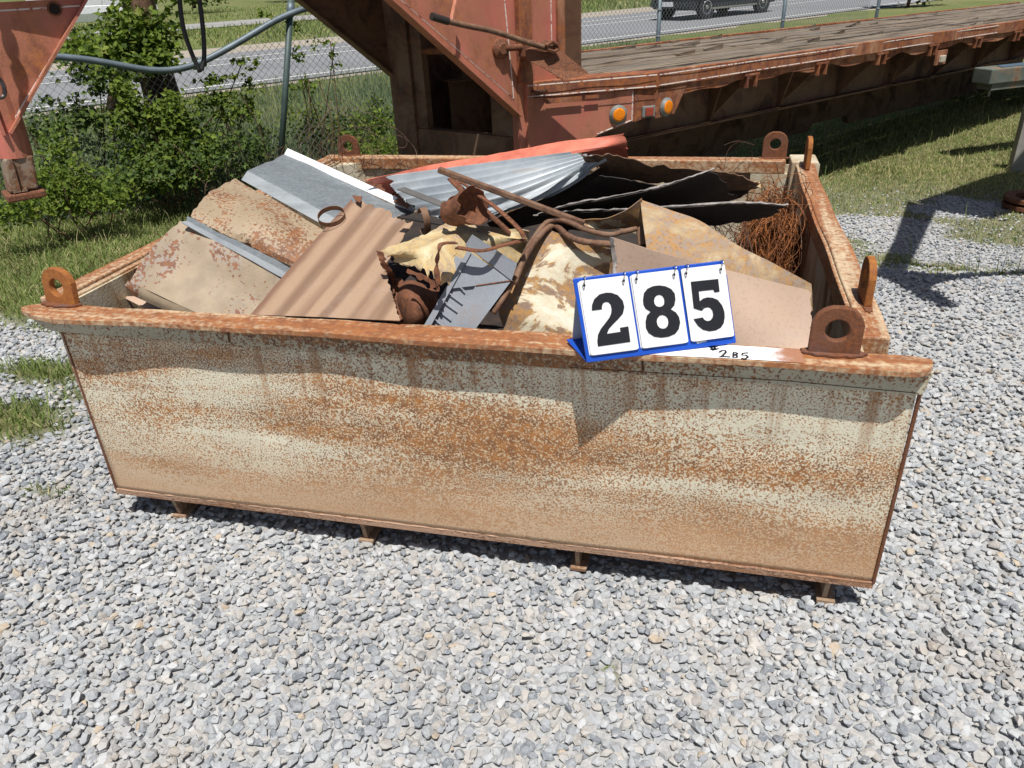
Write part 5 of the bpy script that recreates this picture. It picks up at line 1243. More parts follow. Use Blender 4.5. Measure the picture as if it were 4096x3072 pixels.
mb = MB(); mb.box((3.302, 5.279, 0.0), (3.68, 5.295, 1.9), T); obj('riser_plate', mb, m_trail_shade, trailer)
# neck beams converging on the coupler, plate across them
def nbeam(a, c, mat):
    a, c = Vector(a), Vector(c); t = (c - a).normalized(); s_ = t.cross(Vector((0, 0, 1))).normalized()
    mb = MB()
    for (w, z0, z1) in ((0.075, 0.0, 0.014), (0.008, 0.0145, 0.2495), (0.075, 0.25, 0.264)):
        mb.hexa([a - s_ * w + Vector((0, 0, z0)), c - s_ * w + Vector((0, 0, z0)), c + s_ * w + Vector((0, 0, z0)), a + s_ * w + Vector((0, 0, z0))],
                [a - s_ * w + Vector((0, 0, z1)), c - s_ * w + Vector((0, 0, z1)), c + s_ * w + Vector((0, 0, z1)), a + s_ * w + Vector((0, 0, z1))])
    return obj('neck_beam', mb, mat, trailer)
nbeam(T(3.7, AV + 0.03, 1.905), T(0.15, 4.585, 1.615), m_trail)
nbeam(T(3.7, 5.25, 1.905), T(0.15, 4.80, 1.615), m_trail_shade)
mb = MB(); mb.hexa([T(3.72, AV + 0.02, 2.175), T(0.9, 4.42, 1.94), T(0.9, 4.85, 1.94), T(3.72, 5.28, 2.175)], [T(3.72, AV + 0.02, 2.185), T(0.9, 4.42, 1.95), T(0.9, 4.85, 1.95), T(3.72, 5.28, 2.185)])
obj('neck_plate', mb, m_trail_shade, trailer)
# coupler: gusset with hole, inner leg
gus = [(-3.2602,3.1408,1.6263), (-2.9627,3.5262,1.6270), (-3.2676,3.1312,1.0746), (-3.2869,3.1062,1.0620), (-3.3022,3.0864,1.4178)]
mb = MB(); mb.prism(gus, tuple(Vector(T(0, 1, 0)) * 0.012)); obj('coupler_gusset', mb, m_trail, trailer)
mb = MB(); d_ = Vector(T(0, 1, 0))
for a, c in (((-2.9319,3.5006,1.6308), (-3.2432,3.0974,1.0680)), ((-3.2626,3.0722,1.3596), (-3.2588,3.0772,1.0675))):
    a, c = Vector(a), Vector(c); k = (c - a).cross(d_).normalized() * 0.012
    mb.hexa([a, c, c + d_ * 0.09, a + d_ * 0.09], [a - k, c - k, c + d_ * 0.09 - k, a + d_ * 0.09 - k])
obj('gusset_flange', mb, m_trail, trailer)
mb = MB(); mb.lathe((-3.0622,3.3949,1.5866), tuple(-d_), [(0, 0.032), (0.006, 0.032), (0.008, 0.024), (-0.01, 0.022)], 20); obj('hole_rim', mb, m_rust, trailer)
mb = MB(); mb.lathe((-3.0608,3.3933,1.5867), tuple(-d_), [(0, 0.024), (0.002, 0.022)], 20); obj('hole', mb, plain('dark hole', (0.02, 0.012, 0.01), 0.9), trailer)
a = Vector((-3.3209,3.1604,1.0671)); c = Vector((-3.3248,3.1553,0.9508))
mb = MB(); mb.tube([a + Vector((0, 0, 0.5)), a, c], 0.075, 16); obj('coupler_tube', mb, m_trail, trailer)
a = Vector((-3.3252,3.1548,0.9554)); c = Vector((-3.3383,3.1377,0.7949))
m_inner = patchy('scuffed grey inner tube', (0.22, 0.195, 0.16), (0.24, 0.095, 0.035), (0.11, 0.065, 0.045), cov=0.47, patch=7)
mb = MB(); x_ = Vector(T(1, 0, 0)) * 0.065; y_ = Vector(T(0, 1, 0)) * 0.065
mb.hexa([c - x_ - y_, c + x_ - y_, c + x_ + y_, c - x_ + y_], [a - x_ - y_, a + x_ - y_, a + x_ + y_, a - x_ + y_]); obj('coupler_leg', mb, m_inner, trailer, bevel=0.01)
mb = MB(); mb.prism([a - x_ * .75 - y_ * 1.02, a - x_ * .45 - y_ * 1.02, c - x_ * .25 - y_ * 1.02, c + x_ * .2 - y_ * 1.02 + Vector((0, 0, .02)), c + x_ * .2 - y_ * 1.02, c - x_ * .75 - y_ * 1.02], tuple(Vector(T(0, -1, 0)) * 0.012)); obj('leg_rib', mb, m_inner, trailer)
mb = MB(); e = c + Vector((0, 0, -0.006)); x_ *= 1.35; y_ *= 1.35
mb.hexa([e - x_ - y_ - Vector((0, 0, .035)), e + x_ - y_ - Vector((0, 0, .035)), e + x_ + y_ - Vector((0, 0, .035)), e - x_ + y_ - Vector((0, 0, .035))], [e - x_ - y_, e + x_ - y_, e + x_ + y_, e - x_ + y_]); obj('coupler_lip', mb, m_rust, trailer, bevel=0.008)
# chain hanging before the gusset
cu = 0.468
for i in range(12):
    z = 2.06 - i * 0.070; mb = MB(); ring = []
    for k in range(14):
        t = 2 * math.pi * k / 14; du_, dz_ = 0.026 * math.cos(t), 0.046 * math.sin(t)
        sw = 0.01 * math.sin(i * 0.9)
        ring.append(T(cu + sw + (du_ if i % 2 else 0.3 * du_), 4.33 + (0.3 * du_ if i % 2 else du_), z + dz_))
    mb.tube(ring, 0.0095, 6, closed=True); obj('chain_link', mb, plain('dull chain', (0.20, 0.17, 0.16), 0.5, 0.6) if i == 0 else bpy.data.materials['dull chain'], trailer, smooth=True)
# hanging cables under the neck
for pts in ([(-2.6874,3.8829,1.7172), (-2.7036,3.8619,1.5923), (-2.7115,3.8516,1.4633), (-2.7047,3.8604,1.3512), (-2.6904,3.8789,1.2437)], [(-2.6332,3.9530,1.7140), (-2.6417,3.9421,1.5868), (-2.6503,3.9309,1.4561), (-2.6652,3.9116,1.3227), (-2.6846,3.8864,1.2520)]):
    mb = MB(); q = [tuple(catmull(np.array(pts), i / 30)) for i in range(31)]; mb.tube(q, 0.0115 if pts[0][0] < -9 else 0.012, 8); obj('cable', mb, plain('black rubber', (0.02, 0.02, 0.022), 0.6, bump=0), trailer, smooth=True)
# jack shaft, crank and bracket
mb = MB(); mb.tube([T(3.172, 5.25, 1.16), T(3.174, AV + 0.012, 1.222)], 0.024, 12); obj('jack_shaft', mb, m_rail, trailer, smooth=True)
mb = MB(); mb.tube([T(3.175, AV - 0.001, 1.224), T(3.43, 3.88, 1.232)], 0.020, 12); obj('jack_shaft', mb, m_rust, trailer, smooth=True)
mb = MB(); mb.lathe(T(3.174, AV, 1.223), tuple(Vector(T(0, -1, 0))), [(-0.001, 0.062), (0.02, 0.060), (0.03, 0.04), (0.04, 0.03)], 18); obj('shaft_boss', mb, m_rust, trailer)
crank = [(-1.5491,4.4575,1.4441), (-1.5105,4.5076,1.4259), (-1.4634,4.5685,1.4041), (-1.3820,4.6576,1.3742), (-1.2978,4.7503,1.3457), (-1.2007,4.8598,1.2998), (-1.0968,4.9616,1.2503), (-0.9960,5.0596,1.2104)]
mb = MB(); mb.tube([tuple(catmull(np.array(crank), i / 40)) for i in range(41)], 0.016, 10); ck = obj('crank_handle', mb, m_brown, trailer, smooth=True)
mb = MB(); mb.tube([(-1.5527,4.4529,1.4468), (-1.4862,4.5390,1.4138)], 0.021, 12); obj('grip', mb, plain('black grip', (0.03, 0.024, 0.022), 0.5), ck)
mb = MB(); mb.tube([(-1.4736,4.5554,1.3981), (-1.4768,4.5840,1.4345), (-1.4855,4.7036,1.5147)], 0.012, 8); obj('crank_hook', mb, m_trail, ck)
mb = MB(); mb.tube([(-1.0181,4.9982,1.2374), (-0.9902,5.0343,1.2545), (-0.9649,5.0671,1.2354), (-0.9582,5.0758,1.2081), (-0.9818,5.0452,1.1956), (-1.0094,5.0094,1.2101)], 0.012, 7, closed=True); obj('crank_joint', mb, m_rust, trailer)
mb = MB(); mb.prism([(-1.1355,4.9607,1.2175), (-1.0360,5.0896,1.2616), (-0.9821,5.1103,1.2214), (-0.7856,5.2012,1.0508), (-0.9172,5.0307,1.0299), (-1.0351,5.0089,1.1073), (-1.1348,4.9615,1.1596)], tuple(Vector(T(0, 1, 0)) * 0.01)); obj('jack_plate', mb, m_rust, trailer)
mb = MB(); mb.prism([(-1.1459,5.0127,1.2550), (-1.0930,5.0812,1.2638), (-1.0682,5.0642,1.1798), (-1.1105,5.0093,1.1488), (-1.1482,5.0096,1.1709)], tuple(Vector(T(0, 1, 0)) * 0.08)); obj('jack_housing', mb, m_rust, trailer, bevel=0.006)
# white pinstripes
def pin(a, c, w=0.007, off=(0, 0, 0), dash=0.0):
    a, c = Vector(a) + Vector(off), Vector(c) + Vector(off); t = (c - a); L = t.length; t.normalize()
    nrm_ = Vector((cam.location - (a + c) / 2)).normalized(); k = t.cross(nrm_).normalized() * w * 0.5
    mb = MB(); mb.add([a - k, c - k, c + k, a + k], [(0, 1, 2, 3)])
    return obj('pinstripe', mb, m_line, trailer)
o_ = Vector(T(0, -1, 0)) * 0.003
pin((-1.7353,4.4846,1.5325), (-1.2611,5.0990,0.9163)); pin((-1.2611,5.0990,0.9163), (-1.2861,5.0667,1.4930))
pin(ch(0.02, 0.019, 0.985), ch(0.93, 0.019, 0.990)); pin(ch(0.02, 0.019, 0.918), ch(0.93, 0.019, 0.918))
pin(TD(KU + 0.03, KV - 0.003, 0.985), TD(9.5, KV - 0.003, 0.985)); pin(TD(KU + 0.03, KV - 0.003, 0.918), TD(9.5, KV - 0.003, 0.918))
pin(ch(0.772, -0.017, 0.89), ch(0.772, -0.017, 0.705)); pin(ch(0.772, -0.017, 0.705), ch(0.52, -0.017, 0.633)); pin(ch(0.06, -0.017, 0.88), ch(0.06, -0.017, 0.45))
pin((-3.1978,3.2167,1.5923), (-2.9844,3.4932,1.5932)); pin((-2.9844,3.4932,1.5932), (-3.2637,3.1314,1.1089)); pin((-3.2637,3.1314,1.1089), (-3.2654,3.1292,1.2825))
pin(T(3.60, AV - 0.006, 1.03), T(3.60, AV - 0.006, 1.6), 0.006)
# dark plate added under the far side to cover the sunlit ground behind
mb = MB(); mb.prism([TD(3.5, 5.10, 0.50), TD(3.5, 5.10, -0.12), TD(7.0, 5.10, -0.12), TD(7.15, 5.10, -0.04), TD(7.8, 5.10, -0.035), TD(7.9, 5.10, -0.10), TD(8.4, 5.10, -0.10), TD(8.5, 5.10, -0.02), TD(9.2, 5.10, -0.02), TD(9.3, 5.10, -0.12), TD(14.2, 5.10, -0.12), TD(14.2, 5.10, 0.50)], tuple(Vector(T(0, 1, 0)) * 0.08)); obj('shade_screen', mb, m_trail_shade, trailer)
# axle group and wheels far down the trailer, in its shade
m_tyre = plain('black tyre', (0.022, 0.022, 0.024), 0.85)
for u in (12.4, 13.3):
    for v0 in (4.0, 5.25):
        mb = MB(); mb.lathe(T(u, v0 - 0.11, 0.09), tuple(Vector(T(0, 1, 0))), [(0, 0.24), (0.02, 0.35), (0.05, 0.37), (0.17, 0.37), (0.20, 0.35), (0.22, 0.24)], 24); wh = obj('wheel', mb, m_tyre, trailer)
        mb = MB(); mb.lathe(T(u, v0 - 0.112, 0.09), tuple(Vector(T(0, -1, 0))), [(0, 0.23), (-0.03, 0.19), (-0.02, 0.08), (0.03, 0.07), (0.035, 0.01)], 20); obj('rim', mb, m_rust, wh)

# ------------------------------------------------------------------ chain link fence
m_gpipe = plain('galvanised pipe', (0.13, 0.165, 0.19), 0.5, 0.25, vary=0.2, scale=8)
m_mesh = plain('galvanised wire', (0.40, 0.415, 0.42), 0.5, 0.2, bump=0)
m_post = plain('dark green post', (0.055, 0.085, 0.080), 0.55, vary=0.2, scale=8)
FV = 7.6
fence = thing('chain_link_fence', T(3.02, FV, -0.17), 'galvanised chain link fence with a bent top rail along the highway', 'fence')
prof_ = [(u_, z_) for u_, z_ in ((-2.5, 1.25), (0.6, 1.27), (1.322, 1.203), (1.53, 1.155), (1.80, 1.075), (2.0, 1.01), (2.12, 0.985), (2.25, 0.99), (2.48, 1.06), (2.74, 1.15), (3.0, 1.26), (3.38, 1.41), (3.8, 1.45), (5.8, 1.45), (9, 1.45), (15, 1.45))]
pu = np.array([p[0] for p in prof_]); pzz = np.array([p[1] for p in prof_])
def top_z(u): return float(np.interp(u, pu, pzz))
gzf = -0.17
mb = MB(); us = np.concatenate([np.arange(-2.5, 4.0, 0.08), np.arange(4.0, 15.1, 0.6)]); zs_ = [top_z(u) for u in us]
zs_ = np.convolve(np.pad(zs_, 3, mode='edge'), np.ones(7) / 7, 'valid')
mb.tube([T(u, FV - 0.028, z) for u, z in zip(us, zs_)], 0.029, 10); obj('top_rail', mb, m_gpipe, fence, smooth=True)
mb = MB(); mb.tube([T(2.945, FV, gzf), T(3.40, FV, 1.50)], 0.030, 12); pst = obj('post', mb, m_post, fence, smooth=True); tag(pst, 'leaning fence post')
mb = MB(); mb.tube([T(3.36, FV, 1.36), T(3.395, FV, 1.47)], 0.036, 12); obj('post_sleeve', mb, m_gpipe, pst, smooth=True)
for u in (-1.6, 0.2, 5.75, 8.55, 11.4, 14.2):
    mb = MB(); mb.tube([T(u + 0.0, FV, gzf), T(u + 0.02, FV, 1.47)], 0.029, 12); pst = obj('post', mb, m_gpipe, fence, smooth=True)
    mb = MB()
    for z in (0.35, 0.78, 1.1): mb.lathe(T(u + 0.01, FV, z), (0, 0, 1), [(0, 0.032), (0.018, 0.032)], 12)
    obj('tie_band', mb, m_mesh, pst)
VS, FS = [], []; base = 0
pit = 0.0355; r_w = 0.0027
for j, u0 in enumerate(np.arange(-2.2, 14.0, pit)):
    zt = top_z(u0) + 0.01 if u0 > 3.5 or u0 < 1.0 else top_z(u0) + 0.03
    zz = np.arange(gzf + 0.02 + (0 if j % 2 else 0), zt, pit)
    k = np.arange(len(zz)); uu = u0 + (pit * 0.5) * np.where((k + j) % 2 == 0, 1, -1)
    sag = 0.02 * math.sin(u0 * 2.1)
    vv_ = FV + 0.03 + 0.02 * np.sin(u0 * 1.7 + zz * 3) + 0.004 * np.where(k % 2 == 0, 1, -1)
    uu = uu + 0.01 * np.sin(zz * 4 + u0 * 3)
    X = UV_U.x * uu + UV_V.x * vv_; Y = UV_U.y * uu + UV_V.y * vv_
    Pn_ = np.stack([X, Y, zz], 1); m = len(zz)
    offs = [np.array([UV_U.x, UV_U.y, 0.0]) * r_w, np.array([-UV_U.x * .5 + UV_V.x * .87, -UV_U.y * .5 + UV_V.y * .87, 0]) * r_w, np.array([-UV_U.x * .5 - UV_V.x * .87, -UV_U.y * .5 - UV_V.y * .87, 0]) * r_w]
    V3 = np.stack([Pn_ + o for o in offs], 1).reshape(-1, 3); VS.append(V3)
    i = np.arange(m - 1)
    for a in range(3):
        c = (a + 1) % 3
        FS.append(np.stack([base + i * 3 + a, base + i * 3 + c, base + (i + 1) * 3 + c, base + (i + 1) * 3 + a], 1).ravel())
    base += len(V3)
wm = fast_mesh('wire_mesh', np.concatenate(VS) - OFF[fence.name], np.concatenate(FS), 4, m_mesh, True); wm.parent = fence

# ------------------------------------------------------------------ tree, vines and bushes at the fence
m_bark = patchy('red brown bark', (0.075, 0.045, 0.032), (0.11, 0.05, 0.03), (0.035, 0.024, 0.018), cov=0.5, patch=7, stretch=(1, 1, 0.25), bump=0.8)
tree = thing('tree', (-5.2090,6.8349,0.4984), 'leaning dark tree trunk wrapped in vines behind the bent fence rail', 'tree')
mb = MB(); mb.tube([(-5.2008,6.8456,0.3188), (-5.2159,6.8260,0.8012), (-5.2213,6.8190,1.2128), (-5.2153,6.8268,1.5636), (-5.1869,6.8636,2.0069), (-5.1485,6.9133,2.4956)], [0.20, 0.165, 0.15, 0.145, 0.12, 0.09], 12); obj('trunk', mb, m_bark, tree, smooth=True)
mb = MB(); mb.tube([(-5.4291,6.3861,0.6179), (-5.3339,6.5094,1.0063), (-5.2588,6.6886,1.3804), (-5.1985,6.8486,1.7881)], [0.09, 0.08, 0.07, 0.06], 10); obj('limb', mb, m_bark, tree, smooth=True)
def ell(c, rad, n, shell=0.4):
    d = rng.normal(0, 1, (n, 3)); d /= np.linalg.norm(d, axis=1, keepdims=True)
    r = (shell + (1 - shell) * rng.uniform(0, 1, n) ** 0.6)[:, None]
    q = d * r * np.array(rad)
    return np.array(c) + np.stack([q[:, 0] * UV_U.x + q[:, 1] * UV_V.x, q[:, 0] * UV_U.y + q[:, 1] * UV_V.y, q[:, 2]], 1)
def clumps(blobs, k=9):
    """leaf positions gathered in uneven sprays inside the given ellipsoids"""
    out = []
    for c, rad, n in blobs:
        cen = ell(c, rad, max(2, n // k), 0.2)
        s = np.mean(rad) * rng.uniform(0.12, 0.3, (len(cen), 1)).repeat(k, 0)[:, 0]
        out.append(np.repeat(cen, k, 0) + rng.normal(0, 1, (len(cen) * k, 3)) * np.stack([s, s, s * 0.8], 1))
    p = np.concatenate(out)
    return p[p[:, 2] > -0.16]
cr = leaves('crown', clumps([((-5.0997,6.4855,1.3135), (0.30, 0.22, 0.26), 560), ((-5.2313,6.3151,1.1722), (0.28, 0.2, 0.16), 360), ((-4.9437,6.5240,1.2113), (0.24, 0.2, 0.22), 420), ((-4.9473,6.2739,1.0641), (0.40, 0.12, 0.10), 420),
    ((-5.5211,6.4306,1.1756), (0.28, 0.2, 0.18), 300), ((-5.1116,6.7974,1.7850), (0.7, 0.5, 0.4), 500), ((-4.9201,6.7183,1.2720), (0.12, 0.1, 0.16), 90)]), 0.072, vine, tree)
tag(cr, kind='stuff')
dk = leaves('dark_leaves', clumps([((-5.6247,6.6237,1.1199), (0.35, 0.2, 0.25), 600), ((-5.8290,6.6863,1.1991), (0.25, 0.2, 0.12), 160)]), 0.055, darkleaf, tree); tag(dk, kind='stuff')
def climber(name, label, blobs, size, mat, cat='vine', group='vines and bushes on the fence', base=None, stems=0, kind=None, hue=None):
    p = clumps(blobs)
    b0 = np.array([p[:, 0].mean(), p[:, 1].mean(), -0.17])
    t = thing(name, tuple(b0), label, cat, group)
    tag(leaves('foliage', p, size, mat, t, hue), kind='stuff')
    mb = MB()
    for k in range(max(3, stems)):
        q = p[rng.integers(0, len(p))]; s0 = b0 + np.array([rng.normal(0, .25), rng.normal(0, .08), 0])
        mid = (q + s0) / 2 + rng.normal(0, 0.07, 3)
        mb.tube([tuple(catmull(np.array([s0, mid, q]), i / 8)) for i in range(9)], 0.005, 4)
    obj('stem', mb, m_bark, t)
    return t
climber('climbing_vine', 'tall dense green vine climbing the fence below the bent rail', [((-4.8052,5.9670,0.4893), (0.36, 0.16, 0.34), 1000), ((-4.8916,5.9369,0.8040), (0.14, 0.1, 0.25), 420), ((-4.6891,6.1993,0.6450), (0.22, 0.12, 0.22), 480), ((-4.5703,6.1076,0.3414), (0.36, 0.16, 0.22), 600), ((-4.6692,5.7341,0.2231), (0.5, 0.2, 0.14), 600)], 0.05, vine, stems=14)
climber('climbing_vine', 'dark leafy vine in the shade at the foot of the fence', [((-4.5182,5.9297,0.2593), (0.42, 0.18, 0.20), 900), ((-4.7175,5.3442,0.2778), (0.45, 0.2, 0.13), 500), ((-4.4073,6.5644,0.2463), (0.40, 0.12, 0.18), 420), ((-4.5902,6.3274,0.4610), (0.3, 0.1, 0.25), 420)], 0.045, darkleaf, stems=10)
climber('bush', 'low green bush before the fence below the red coupler leg', [((-4.7708,4.7842,0.3793), (0.34, 0.2, 0.16), 900), ((-4.8418,5.0195,0.5687), (0.12, 0.1, 0.25), 260), ((-4.5874,4.8580,0.2576), (0.35, 0.16, 0.09), 700), ((-4.7237,4.3542,0.3240), (0.30, 0.2, 0.1), 500)], 0.04, vine, 'bush', stems=8)
climber('climbing_vine', 'loose leafy vine on the fence mesh left of the dense vine', [((-5.2099,5.6881,0.7140), (0.36, 0.06, 0.10), 330), ((-5.2997,5.6536,0.8869), (0.12, 0.05, 0.08), 60), ((-5.0906,5.8428,0.9500), (0.10, 0.05, 0.12), 110), ((-5.3722,5.4779,0.6579), (0.2, 0.08, 0.12), 150), ((-5.0316,5.9191,1.0314), (0.06, 0.05, 0.05), 40)], 0.05, darkleaf, stems=7)
climber('climbing_vine', 'light green vine strands along the fence left of the leaning post', [((-4.4548,6.6664,0.8931), (0.24, 0.05, 0.05), 150), ((-4.2780,6.8956,1.0038), (0.16, 0.05, 0.05), 90), ((-4.5186,6.5838,0.7238), (0.28, 0.06, 0.08), 260), ((-4.2800,6.8929,0.7800), (0.10, 0.05, 0.12), 90), ((-4.5344,6.5634,1.0635), (0.1, 0.04, 0.03), 40), ((-4.3882,6.7527,0.5935), (0.25, 0.08, 0.12), 300), ((-4.1166,7.1047,1.3974), (0.08, 0.04, 0.06), 30)], 0.045, vine, stems=9)
climber('climbing_vine', 'sparse vine strands on the fence right of the leaning post', [((-3.9489,7.3219,1.0147), (0.06, 0.04, 0.14), 60), ((-3.8043,7.5092,1.0983), (0.16, 0.04, 0.03), 45), ((-3.9360,7.3386,0.7372), (0.18, 0.05, 0.08), 90), ((-3.7288,7.6071,0.9389), (0.08, 0.04, 0.1), 45), ((-3.9590,7.3088,1.3016), (0.08, 0.04, 0.05), 30)], 0.042, vine, stems=6)
climber('bush', 'leafy green bush at the fence between the leaning post and the trailer', [((-3.6844,7.8282,0.2269), (0.45, 0.22, 0.20), 900), ((-3.5473,8.1695,0.3117), (0.3, 0.2, 0.22), 450), ((-4.0501,7.6817,0.2065), (0.30, 0.15, 0.16), 380), ((-3.4275,7.6701,0.0670), (0.45, 0.25, 0.12), 700), ((-4.4534,7.1593,0.2592), (0.3, 0.12, 0.16), 260), ((-4.1768,7.6813,0.3961), (0.3, 0.15, 0.15), 200)], 0.042, vine, 'bush', stems=12)
climber('bush', 'grey green weeds standing on the road side of the left fence end', [((-5.7258,5.6744,0.6996), (0.3, 0.25, 0.22), 350), ((-5.4931,5.3212,0.4641), (0.4, 0.25, 0.2), 500), ((-5.2559,5.9559,0.4102), (0.4, 0.2, 0.15), 450), ((-5.4206,5.7426,0.5319), (0.35, 0.2, 0.12), 350)], 0.035, weedm, 'bush', stems=8)
# roadside trees and shrubs far off
def far_tree(px_c, rad, h, label, n=420, size=0.35):
    c = np.array(px_c); t = thing('tree', tuple(c), label, 'tree', 'distant roadside trees')
    mb = MB(); mb.tube([tuple(c), tuple(c + np.array([0.1, 0, h * .5])), tuple(c + np.array([0.2, 0.1, h]))], [rad * 0.06, rad * 0.05, rad * 0.02], 7); obj('trunk', mb, m_bark, t)
    o = leaves('crown', clumps([(c + np.array([0, 0, h * 0.6]), (rad, rad * .9, h * 0.45), n), (c + np.array([rad * .6, 0, h * 0.4]), (rad * .6, rad * .6, h * 0.3), n // 2), (c + np.array([-rad * .6, 0, h * 0.45]), (rad * .6, rad * .6, h * 0.3), n // 2)], 12), size, darkleaf, t)
    tag(o, kind='stuff')
far_tree((-38.5573,56.6631,0.2000), 2.6, 3.4, 'small round tree on the verge at the top left, right of the hanging cables', 700, 0.3)
far_tree((6.7153,33.9945,-0.2000), 1.1, 2.2, 'dark leafy shrub at the highway edge beyond the trailer deck', 900, 0.16)
far_tree((-36.5056,73.5354,0.4000), 5, 6, 'distant tree beyond the side road at the top', 600, 0.5)

# ------------------------------------------------------------------ vehicles on the far roads
m_car = plain('dark grey car paint', (0.035, 0.042, 0.048), 0.22, 0.3, vary=0.05, bump=0)
m_glass = plain('dark car glass', (0.015, 0.018, 0.02), 0.08, bump=0)
m_chrome = plain('bright wheel metal', (0.62, 0.62, 0.62), 0.25, 0.9, bump=0)
m_lampw = plain('clear headlamp', (0.75, 0.77, 0.78), 0.15, bump=0)
m_white = plain('white vehicle paint', (0.66, 0.68, 0.70), 0.35, bump=0)
def vehicle(name, u0, v0, label, cat, paint, L=4.9, Wd_=1.9, Ht=1.75, z0=-0.165, wheel=0.36, boxy=False):
    t = thing(name, T(u0 + L / 2, v0 + Wd_ / 2, z0), label, cat)
    hw = Wd_ / 2; vc = v0 + hw
    f = lambda x, y, z: T(u0 + x, vc + y, z0 + z)
    prof = [(0.0, 0.50, 0.72, 0.86), (0.10, 0.36, 0.90, 0.95), (0.45, 0.30, 1.02, 1.0), (1.25, 0.28, 1.10, 1.0), (1.5, 0.28, 1.14, 1.0), (3.0, 0.28, 1.14, 1.0), (4.4, 0.28, 1.12, 1.0), (L - 0.1, 0.34, 1.08, 0.97), (L, 0.48, 0.95, 0.92)]
    mb = MB(); ring = []
    for x, zb, zt, w in prof:
        zm = (zb + zt) / 2
        ring += [f(x, -hw * w * 0.92, zb), f(x, -hw * w, zm), f(x, -hw * w * 0.96, zt - 0.06), f(x, -hw * w * 0.86, zt), f(x, hw * w * 0.86, zt), f(x, hw * w * 0.96, zt - 0.06), f(x, hw * w, zm), f(x, hw * w * 0.92, zb)]
    fs = [tuple(range(7, -1, -1)), tuple(8 * (len(prof) - 1) + k for k in range(8))]
    for i in range(len(prof) - 1):
        for k in range(8): fs.append((8 * i + k, 8 * i + (k + 1) % 8, 8 * i + 8 + (k + 1) % 8, 8 * i + 8 + k))
    mb.add(ring, fs); obj('body', mb, paint, t, smooth=False, bevel=0.03)
    mb = MB(); cab = [(1.25, 1.10, 0.90), (2.0, Ht, 0.74), (3.9, Ht, 0.74), (4.65, 1.10, 0.88)] if not boxy else [(1.2, 1.1, 0.9), (1.6, Ht, 0.85), (L - 0.05, Ht, 0.9), (L - 0.02, 1.05, 0.95)]
    ring = [f(x, -hw * w, z) for x, z, w in cab] + [f(x, hw * w, z) for x, z, w in cab]
    mb.add(ring, [(0, 1, 2, 3), (7, 6, 5, 4), (0, 4, 5, 1), (1, 5, 6, 2), (2, 6, 7, 3), (3, 7, 4, 0)]); obj('cabin', mb, paint, t, bevel=0.04)
    if not boxy:
        for s_ in (-1, 1):
            mb = MB(); mb.prism([f(1.62, s_ * hw * 0.876, 1.18), f(2.1, s_ * hw * 0.765, Ht - 0.1), f(3.8, s_ * hw * 0.765, Ht - 0.1), f(4.35, s_ * hw * 0.872, 1.18)], tuple(Vector(T(0, s_ * 0.02, 0)))); obj('side_window', mb, m_glass, t)
        mb = MB(); mb.prism([f(1.27, -hw * 0.78, 1.16), f(1.27, hw * 0.78, 1.16), f(1.93, hw * 0.66, Ht - 0.06), f(1.93, -hw * 0.66, Ht - 0.06)], tuple(Vector(T(-0.03, 0, 0.02)))); obj('windscreen', mb, m_glass, t)
        mb = MB(); mb.box((-0.03, -hw * 0.55, 0.62), (0.02, hw * 0.55, 0.80), f); obj('grille', mb, m_tyre, t)
        mb = MB(); mb.box((-0.06, -hw * 0.86, 0.42), (0.10, hw * 0.86, 0.58), f); obj('bumper', mb, paint, t, bevel=0.03)
        mb = MB(); mb.box((-0.075, -0.26, 0.45), (-0.061, 0.26, 0.60), f); obj('licence_plate', mb, m_lampw, t)
        for s_ in (-1, 1):
            mb = MB(); mb.box((-0.02, s_ * hw * 0.62 - 0.16, 0.66), (0.09, s_ * hw * 0.62 + 0.16, 0.83), f); obj('headlight', mb, m_lampw, t, bevel=0.02)
        mb = MB(); mb.box((1.2, -hw - 0.02, 0.30), (3.8, -hw + 0.05, 0.36), f); obj('running_board', mb, m_chrome, t)
    for x in (0.95, L - 1.0):
        for s_ in (-1, 1):
            c_ = f(x, s_ * (hw - 0.10), wheel); ax_ = tuple(Vector(T(0, s_, 0)))
            mb = MB(); mb.lathe(c_, ax_, [(-0.12, wheel * .6), (-0.11, wheel * .95), (-0.08, wheel), (0.08, wheel), (0.11, wheel * .95), (0.115, wheel * .68), (0.09, wheel * .66)], 24); wh = obj('wheel', mb, m_tyre, t)
            mb = MB(); mb.lathe(c_, ax_, [(0.085, wheel * .66), (0.112, wheel * .62), (0.10, wheel * .5), (0.085, wheel * .2), (0.12, wheel * .16), (0.122, 0.01)], 20); obj('rim', mb, m_chrome, wh)
            mb = MB(); mb.prism([f(x + wheel * 1.12 * math.cos(R(a)), s_ * (hw - 0.001), wheel + wheel * 1.12 * math.sin(R(a))) for a in range(0, 360, 18)], tuple(Vector(T(0, s_ * 0.003, 0)))); obj('wheel_arch', mb, m_tyre, t)
    return t
vehicle('parked_car', 23.0, 19.05, 'dark grey car driving on the highway beyond the chain link fence', 'car', m_car, L=5.2, Ht=1.8, wheel=0.38)
o = bpy.data.objects['parked_car']; o.name = 'moving_car'
tv = vehicle('white_truck', 7.0, 50.5, 'white box truck far off behind the vine covered tree', 'truck', m_white, L=7.5, Wd_=2.3, Ht=3.0, z0=-0.1, wheel=0.42, boxy=True)

